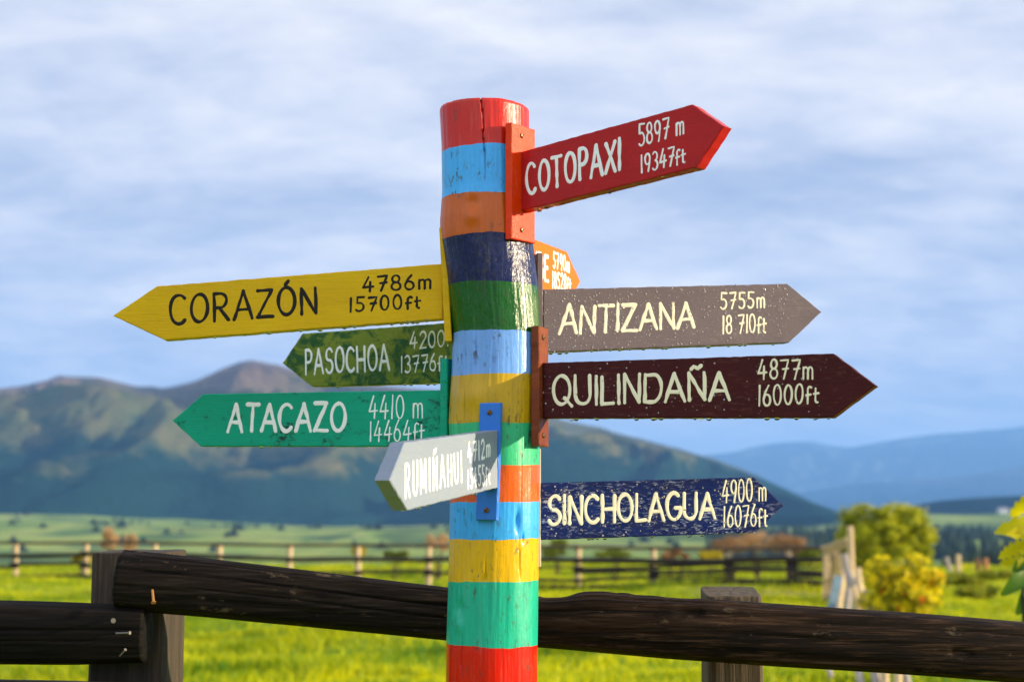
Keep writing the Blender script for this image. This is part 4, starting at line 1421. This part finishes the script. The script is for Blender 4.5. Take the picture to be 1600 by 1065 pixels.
def plant(name, label, cat, base, lobes, n, size, lmat, tmat=None, stems=4, seed=0, group=None, kinds=('foliage', 'trunk'), shell=0.55):
    e = empty(name, base)
    tag(e, label, cat, group)
    o = Vector(base)
    v = leaf_cloud([l[0] for l in lobes], [l[1] for l in lobes], n, size, seed=seed, shell=shell) - np.array(base)
    np_mesh(kinds[0], v, np.arange(len(v)), 4, lmat, e)
    if tmat is not None:
        rr = random.Random(seed)
        V, Fc = [], []
        for i in range(stems):
            l = lobes[rr.randrange(len(lobes))]
            a = Vector((rr.uniform(-.06, .06), rr.uniform(-.06, .06), -0.15))
            b = (Vector(l[0]) - o) + Vector((0, 0, l[1][2] * 0.2))
            md = (a + b) / 2 + Vector((rr.uniform(-.1, .1), rr.uniform(-.1, .1), -b.z * 0.05))
            rad = 0.05 * (b.z / 1.6) / math.sqrt(1 + stems * 0.15)
            b0 = len(V)
            for q, (c, rd) in enumerate(((a, rad * 1.3), (a * 0.5 + md * 0.5, rad), (md, rad * 0.8), (md * 0.5 + b * 0.5, rad * 0.5), (b, rad * 0.15))):
                for j in range(8):
                    w = j * math.pi / 4
                    V.append(c + Vector((rd * math.cos(w), rd * math.sin(w), 0)))
            for q in range(4):
                for j in range(8):
                    Fc.append((b0 + q * 8 + j, b0 + q * 8 + (j + 1) % 8, b0 + q * 8 + 8 + (j + 1) % 8, b0 + q * 8 + 8 + j))
        mesh_obj(kinds[1], V, Fc, tmat, e, smooth=True)
    return e


BARK = wood_mat('bark', (0.05, 0.035, 0.022), (0.14, 0.10, 0.07), 0.9, 1.0, 2)


def lobes_px(spec, Y):
    """(px, py, rx_px, ry_px, dY) -> lobes at distance Y"""
    out = []
    for (px, py, rx, ry, dY) in spec:
        yd = Y + dY
        c = at(px, py, yd)
        out.append(((c.x, c.y, c.z), (rx / F * yd, (rx + ry) / 2 / F * yd, ry / F * yd)))
    return out


def build_plants():
    rr = random.Random(3)
    # round tree beyond the gate
    Y = 39.0
    base = at(1385, 905, Y)
    spec = []
    for i in range(110):
        a = rr.uniform(0, 2 * math.pi)
        ph = rr.uniform(-0.6, 1.0)
        k = rr.uniform(0.58, 1.08)
        c = math.sqrt(max(0, 1 - ph * ph)) if ph > 0 else 1.0
        spec.append((1387 + 70 * k * c * math.cos(a), 848 - 52 * k * ph, rr.uniform(7, 15) / max(0.8, k), rr.uniform(5, 11) / max(0.8, k), 1.1 * k * c * math.sin(a)))
    spec += [(1330, 806, 20, 16, 0), (1350, 797, 18, 12, 0.2), (1400, 796, 22, 12, -0.2), (1428, 805, 20, 15, 0), (1445, 835, 18, 20, 0), (1322, 840, 16, 24, 0.2), (1440, 870, 18, 16, -0.2), (1345, 880, 18, 20, 0)]
    tl = leaf_mat('tree_leaves', (0.09, 0.15, 0.003), (0.60, 0.58, 0.005), 0.40, 0.5, 2.5, (0.60, 0.58, 0.006))
    plant('round_tree', 'dense round yellow green tree standing behind the timber gate', 'tree', (base.x, Y, gz(base.x, Y)), lobes_px(spec, Y), 26000, 0.042, tl, BARK, 9, 5, kinds=('crown', 'trunk'))
    # flowering shrub in front of it
    Y = 19.0
    base = at(1410, 1000, Y)
    spec = []
    for i in range(34):
        spec.append((rr.gauss(1410, 26), rr.gauss(925, 22), rr.uniform(13, 22), rr.uniform(11, 18), rr.uniform(-.3, .3)))
    spec += [(1370, 905, 18, 14, 0), (1400, 893, 20, 12, 0), (1440, 905, 22, 12, 0), (1455, 935, 18, 14, 0), (1365, 950, 18, 18, 0), (1420, 980, 40, 26, 0), (1360, 1000, 26, 26, 0), (1450, 990, 26, 26, 0), (1400, 1030, 50, 30, 0)]
    fl = leaf_mat('shrub_leaves', (0.12, 0.15, 0.004), (0.46, 0.40, 0.008), 0.45, 0.5, 6.0)
    lob = lobes_px(spec, Y)
    e = plant('flowering_shrub', 'leafy shrub covered in bright yellow flowers in front of the round tree', 'shrub', (base.x, Y, gz(base.x, Y)), lob, 9000, 0.026, fl, BARK, 8, 6, kinds=('foliage', 'stems'))
    bo = Vector(e.location)
    V, Fc, fm = [], [], []
    for i in range(800):
        c, r_ = lob[rr.randrange(len(lob) - 4)]
        d = Vector((rr.gauss(0.15, 1), rr.gauss(-0.5, 1), rr.gauss(0.3, 1))).normalized()
        p = Vector(c) + Vector((d.x * r_[0], d.y * r_[1], d.z * r_[2])) * 1.05 - bo
        n = (d + Vector((rr.gauss(0, .4), rr.gauss(0, .4), rr.gauss(0.2, .4)))).normalized()
        t = n.orthogonal().normalized()
        b = n.cross(t)
        R0 = rr.uniform(0.035, 0.068)
        redf = 2 if rr.random() < 0.035 else 0
        ph = rr.random() * 6
        b0 = len(V)
        V.append(p)
        for j in range(7):
            a0 = ph + j * 2 * math.pi / 7
            for (da, k, lift) in ((-0.30, 0.55, 0.1), (0, 1.0, 0.22), (0.30, 0.55, 0.1)):
                V.append(p + (t * math.cos(a0 + da) + b * math.sin(a0 + da)) * R0 * k + n * R0 * lift)
            q = b0 + 1 + j * 3
            Fc.append((b0, q, q + 1, q + 2))
            fm.append(redf)
    yel = leaf_mat('yellow_petals', (0.84, 0.66, 0.004), (0.90, 0.76, 0.006), 0.5, 0.5, 5.0)
    redm = leaf_mat('orange_red_petals', (0.7, 0.12, 0.01), (0.8, 0.16, 0.01), 0.3, 0.5, 5.0)
    fo = mesh_obj('flowers', V, Fc, [yel, yel, redm], e, fmat=fm)
    fo['kind'] = 'stuff'
    # low plants on the right of it
    lm = leaf_mat('weed_leaves', (0.10, 0.16, 0.006), (0.34, 0.33, 0.01), 0.5, 0.5, 3.0)
    low = [(1500, 905, 26, 9, 46, 'low yellow green weed clump on the right meadow, left of the others'), (1560, 900, 30, 10, 50, 'low yellow green weed clump on the right meadow, nearest the right edge'),
           (1530, 925, 30, 9, 36, 'broad low weed clump on the right meadow above the earth track')]
    for i, (px, py, rx, ry, Yd, lb) in enumerate(low):
        b = at(px, py + ry, Yd)
        sp = [(px + rr.uniform(-rx, rx), py + rr.uniform(-ry, ry) * 0.6, rx * 0.5, ry * 0.7, rr.uniform(-1, 1)) for _ in range(9)]
        plant('weed_clump', lb, 'plant', (b.x, Yd, gz(b.x, Yd)), lobes_px(sp, Yd), 2200, 0.06, lm, BARK, 3, 30 + i, 'low weed clumps', kinds=('foliage', 'stems'))
    # scrub beyond the paddock fence
    dry = leaf_mat('dry_twigs', (0.34, 0.20, 0.09), (0.62, 0.42, 0.22), 0.3, 0.8, 3.0)
    rus = leaf_mat('rust_scrub', (0.20, 0.10, 0.04), (0.42, 0.25, 0.12), 0.3, 0.8, 1.5)
    grn = leaf_mat('green_scrub', (0.06, 0.10, 0.008), (0.22, 0.25, 0.012), 0.4, 0.6, 2.0)
    yl = leaf_mat('yellow_scrub', (0.30, 0.25, 0.008), (0.52, 0.42, 0.01), 0.4, 0.6, 2.0)
    specs = [(172, 845, 17, 20, 60, dry, 'feathery beige dry bush behind the left part of the paddock fence, taller of a pair'),
             (203, 852, 11, 17, 62, dry, 'smaller feathery beige dry bush beside the taller one on the left'),
             (128, 872, 17, 9, 54, yl, 'small yellow bush low behind the left end of the paddock fence'),
             (560, 862, 12, 8, 56, yl, 'small yellow bush behind the paddock fence under the teal sign'),
             (684, 850, 18, 13, 50, dry, 'beige dry bush behind the paddock fence just left of the striped pole'),
             (869, 858, 22, 14, 52, grn, 'green bush behind the paddock fence just right of the striped pole'),
             (1140, 852, 30, 15, 54, rus, 'rust coloured scrub left of its neighbours beyond the right paddock fence'),
             (1185, 849, 34, 17, 56, dry, 'pale tan scrub in the middle of the row beyond the right paddock fence'),
             (1240, 852, 34, 16, 55, rus, 'rust coloured scrub nearest the timber gate beyond the fence'),
             (1110, 870, 18, 9, 50, yl, 'small yellow bush between the rails of the right paddock fence'),
             (301, 872, 16, 7, 52, grn, 'low green bush behind the paddock fence just right of the dark log end'),
             (618, 869, 20, 8, 51, grn, 'low green bush behind the paddock fence left of the beige bush by the pole'),
             (958, 866, 30, 8, 50, grn, 'wide low green bush behind the paddock fence under the middle of the navy sign'),
             (1056, 866, 24, 8, 49, rus, 'low rust coloured scrub behind the paddock fence under the right part of the navy sign'),
             (1262, 868, 22, 9, 47, grn, 'small green bush against the fence just left of the gate')]
    for i, (px, py, rx, ry, Yd, m, lb) in enumerate(specs):
        b = at(px, py + ry + 6, Yd)
        sp = [(px + rr.uniform(-rx, rx) * 0.75, py + rr.uniform(-0.8, 0.5) * ry, rx * rr.uniform(.3, .5), ry * rr.uniform(.35, .6), rr.uniform(-.6, .6)) for _ in range(16)]
        plant('scrub_bush', lb, 'bush', (b.x, Yd, gz(b.x, Yd)), lobes_px(sp, Yd), 3200, 0.036, m, BARK, 5, 60 + i, 'scrub beyond the paddock fence', kinds=('foliage', 'stems'), shell=0.0)
    # dark plantation in the valley on the right: one far mass of conifers
    V, L = [], []
    rg = np.random.default_rng(9)
    def conifer(x, y, z, h, r):
        tiers = 6
        for k in range(tiers):
            z0 = z + h * (0.06 + 0.80 * k / tiers)
            z1 = z0 + h * 0.30
            rk = r * (1 - k / tiers) ** 0.8 * rg.uniform(0.85, 1.1)
            b0 = len(V)
            ns = 9
            a0 = rg.uniform(0, 6.28)
            for j in range(ns):
                a = a0 + j * 2 * math.pi / ns
                q = rk * rg.uniform(0.7, 1.15)
                V.append((x + q * math.cos(a), y + q * math.sin(a), z0 - h * 0.04 * rg.random()))
            V.append((x, y, z1))
            for j in range(ns):
                L.extend((b0 + j, b0 + (j + 1) % ns, b0 + ns))
    for i in range(520):
        px = rg.uniform(1440, 1760)
        yy = rg.uniform(210, 300)
        x = (px - 800) / F * yy
        h = rg.uniform(5.5, 9.0) * np.interp(px, [1440, 1475, 1600], [0.55, 0.9, 1.1])
        conifer(x, yy, gz(x, yy) - 0.3, h, h * 0.24)
    for i in range(700):
        px = rg.uniform(1100, 1330) if i % 3 == 0 else rg.uniform(1400, 1800)
        yy = rg.uniform(560, 700) if i % 2 else rg.uniform(900, 960)
        x = (px - 800) / F * yy
        h = rg.uniform(5, 10)
        conifer(x, yy, gz(x, yy) - 0.5, h, h * 0.35)
    for i in range(110):                                            # field-edge trees scattered over the valley floor
        yy = rg.uniform(700, 1500)
        cl = rg.uniform(-250, 1250)
        px = cl + rg.normal() * 25 + 30 * math.sin(yy / 60)
        x = (px - 800) / F * yy
        h = rg.uniform(3.0, 5.5)
        conifer(x, yy, gz(x, yy) - 0.5, h, h * 0.9)
    cm = leaf_mat('conifer_needles', (0.008, 0.022, 0.012), (0.018, 0.045, 0.02), 0.1, 0.8, 0.3)
    w = np_mesh('wood', V, L, 3, cm)
    tag(w, 'dark distant plantation of conifers in the valley', 'wood', kind='stuff')


def build_edge_plant():
    """leafy plant reaching in from the right, a few metres off"""
    Yd = 5.2
    lm = leaf_mat('lobed_leaf', (0.36, 0.36, 0.004), (0.66, 0.56, 0.006), 0.55, 0.45, 5.0, (0.75, 0.66, 0.008))
    gm = leaf_mat('green_leaf', (0.05, 0.13, 0.01), (0.12, 0.22, 0.015), 0.5, 0.45, 5.0, (0.2, 0.35, 0.02))
    st = simple_mat('dark_stem', (0.025, 0.03, 0.012), 0.6, 0.3)
    base = at(1640, 1100, Yd)
    e = empty('garden_plant', (base.x, Yd, 0.0))
    tag(e, 'lobed yellow green leaves of a garden plant reaching in at the right edge', 'plant')
    o = Vector(e.location)

    def leaf(pa, pb, width, curl, mat, lob=7, dy=0.0, dy2=0.0, twist=0.3, depth=0.45):
        """serrated leaf from its stalk end (pixel pa) to its tip (pixel pb)"""
        a, b = at(*pa, Yd + dy) - o, at(*pb, Yd + dy2) - o
        d = b - a
        L = d.length
        d.normalize()
        s = d.cross(Vector((twist, -1, 0.25))).normalized()
        n = s.cross(d)
        V, Fc = [], []
        N = 36
        for i in range(N + 1):
            t = i / N
            wv = width * L * (math.sin(math.pi * min(1, t * 0.92 + 0.06)) ** 0.7)
            saw = 1 - depth * ((t * lob) % 1.0)
            wv *= saw
            c = a + d * (L * t) + n * (curl * L * math.sin(math.pi * t))
            V += [c - s * wv + n * (wv * 0.35) - d * (wv * 0.0), c, c + s * wv + n * (wv * 0.35)]
        for i in range(N):
            q = i * 3
            Fc += [(q, q + 1, q + 4, q + 3), (q + 1, q + 2, q + 5, q + 4)]
        return mesh_obj('leaf', V, Fc, mat, e, smooth=True)
    leaf((1626, 812), (1554, 832), 0.22, 0.10, lm, 4)
    leaf((1630, 838), (1572, 834), 0.20, 0.10, lm, 5, 0.05, -0.03)
    leaf((1616, 770), (1578, 806), 0.26, 0.06, lm, 4, -0.05, 0.0)
    leaf((1618, 842), (1560, 872), 0.20, -0.18, lm, 6, 0, -0.02, 0.6, 0.6)
    leaf((1620, 868), (1562, 880), 0.22, -0.10, lm, 5, 0.03, 0.02, -0.4, 0.65)
    leaf((1612, 850), (1590, 893), 0.3, 0.12, lm, 4, 0, -0.05, 0.2, 0.5)
    leaf((1608, 880), (1564, 930), 0.17, 0.12, gm, 1, 0, -0.05, 0.4, 0.0)
    leaf((1612, 900), (1588, 960), 0.20, 0.12, gm, 1, 0.03, 0.02, 0.3, 0.0)
    leaf((1604, 868), (1582, 893), 0.3, 0.05, gm, 2, -0.04, -0.05, 0.3, 0.1)
    rr = random.Random(5)
    for i in range(22):
        px, py = rr.uniform(1610, 1720), rr.uniform(780, 1000)
        leaf((px, py), (px + rr.uniform(-55, 65), py + rr.uniform(-30, 55)), rr.uniform(.18, .28), rr.uniform(-.15, .15), lm if i % 3 else gm, 4, rr.uniform(-.15, .2), rr.uniform(-.2, .25), rr.uniform(-.6, .6))
    V, Fc = [], []
    for (pts) in ([(1640, 2300), (1622, 1400), (1602, 1000), (1598, 930), (1604, 870), (1618, 800)], [(1650, 2300), (1665, 1400), (1660, 1000), (1680, 850)]):
        b0 = len(V)
        for i, p in enumerate(pts):
            c = at(p[0], p[1], Yd) - o
            c.z = max(c.z, -0.1)
            rd = 0.011 - 0.0014 * i
            for j in range(8):
                V.append(c + Vector((rd * math.cos(j * math.pi / 4), rd * math.sin(j * math.pi / 4), 0)))
        for i in range(len(pts) - 1):
            for j in range(8):
                Fc.append((b0 + i * 8 + j, b0 + i * 8 + (j + 1) % 8, b0 + i * 8 + 8 + (j + 1) % 8, b0 + i * 8 + 8 + j))
    mesh_obj('stem', V, Fc, st, e, smooth=True)


def build_farmhouse():
    Yd = 1900.0
    c = at(1567, 800, Yd)
    e = empty('farmhouse', (c.x, Yd, c.z - 1.0), R(12))
    tag(e, 'tiny white farmhouse far away among the dark trees on the right', 'house')
    wl = simple_mat('white_wall', (0.62, 0.62, 0.60), 0.8, 0.2)
    rf = simple_mat('grey_roof', (0.22, 0.22, 0.24), 0.7, 0.3)
    dk = simple_mat('dark_window', (0.02, 0.025, 0.03), 0.2, 0.5)
    W, D, H, Rf = 5.5, 4.0, 4.6, 2.0
    V = [(-W, -D, 0), (W, -D, 0), (W, D, 0), (-W, D, 0), (-W, -D, H), (W, -D, H), (W, D, H), (-W, D, H), (-W, 0, H + Rf), (W, 0, H + Rf)]
    mesh_obj('wall', V, [(0, 1, 5, 4), (2, 3, 7, 6), (1, 2, 6, 9, 5), (3, 0, 4, 8, 7)], wl, e)
    o = 0.5
    V = [(-W - o, -D - o, H - .2), (W + o, -D - o, H - .2), (W + o, 0, H + Rf + .25), (-W - o, 0, H + Rf + .25), (-W - o, D + o, H - .2), (W + o, D + o, H - .2)]
    V += [(x, y, z - 0.2) for (x, y, z) in V]
    mesh_obj('roof', V, [(0, 1, 2, 3), (3, 2, 5, 4), (9, 8, 7, 6), (10, 11, 8, 9), (0, 6, 7, 1), (4, 5, 11, 10)], rf, e)
    for x in (-4, -1.4, 1.4, 4):
        y = -D - 0.03
        mesh_obj('window', [(x - .7, y, 2), (x + .7, y, 2), (x + .7, y, 3.6), (x - .7, y, 3.6)], [(0, 1, 2, 3)], dk, e)


build_plants()
build_edge_plant()
build_farmhouse()
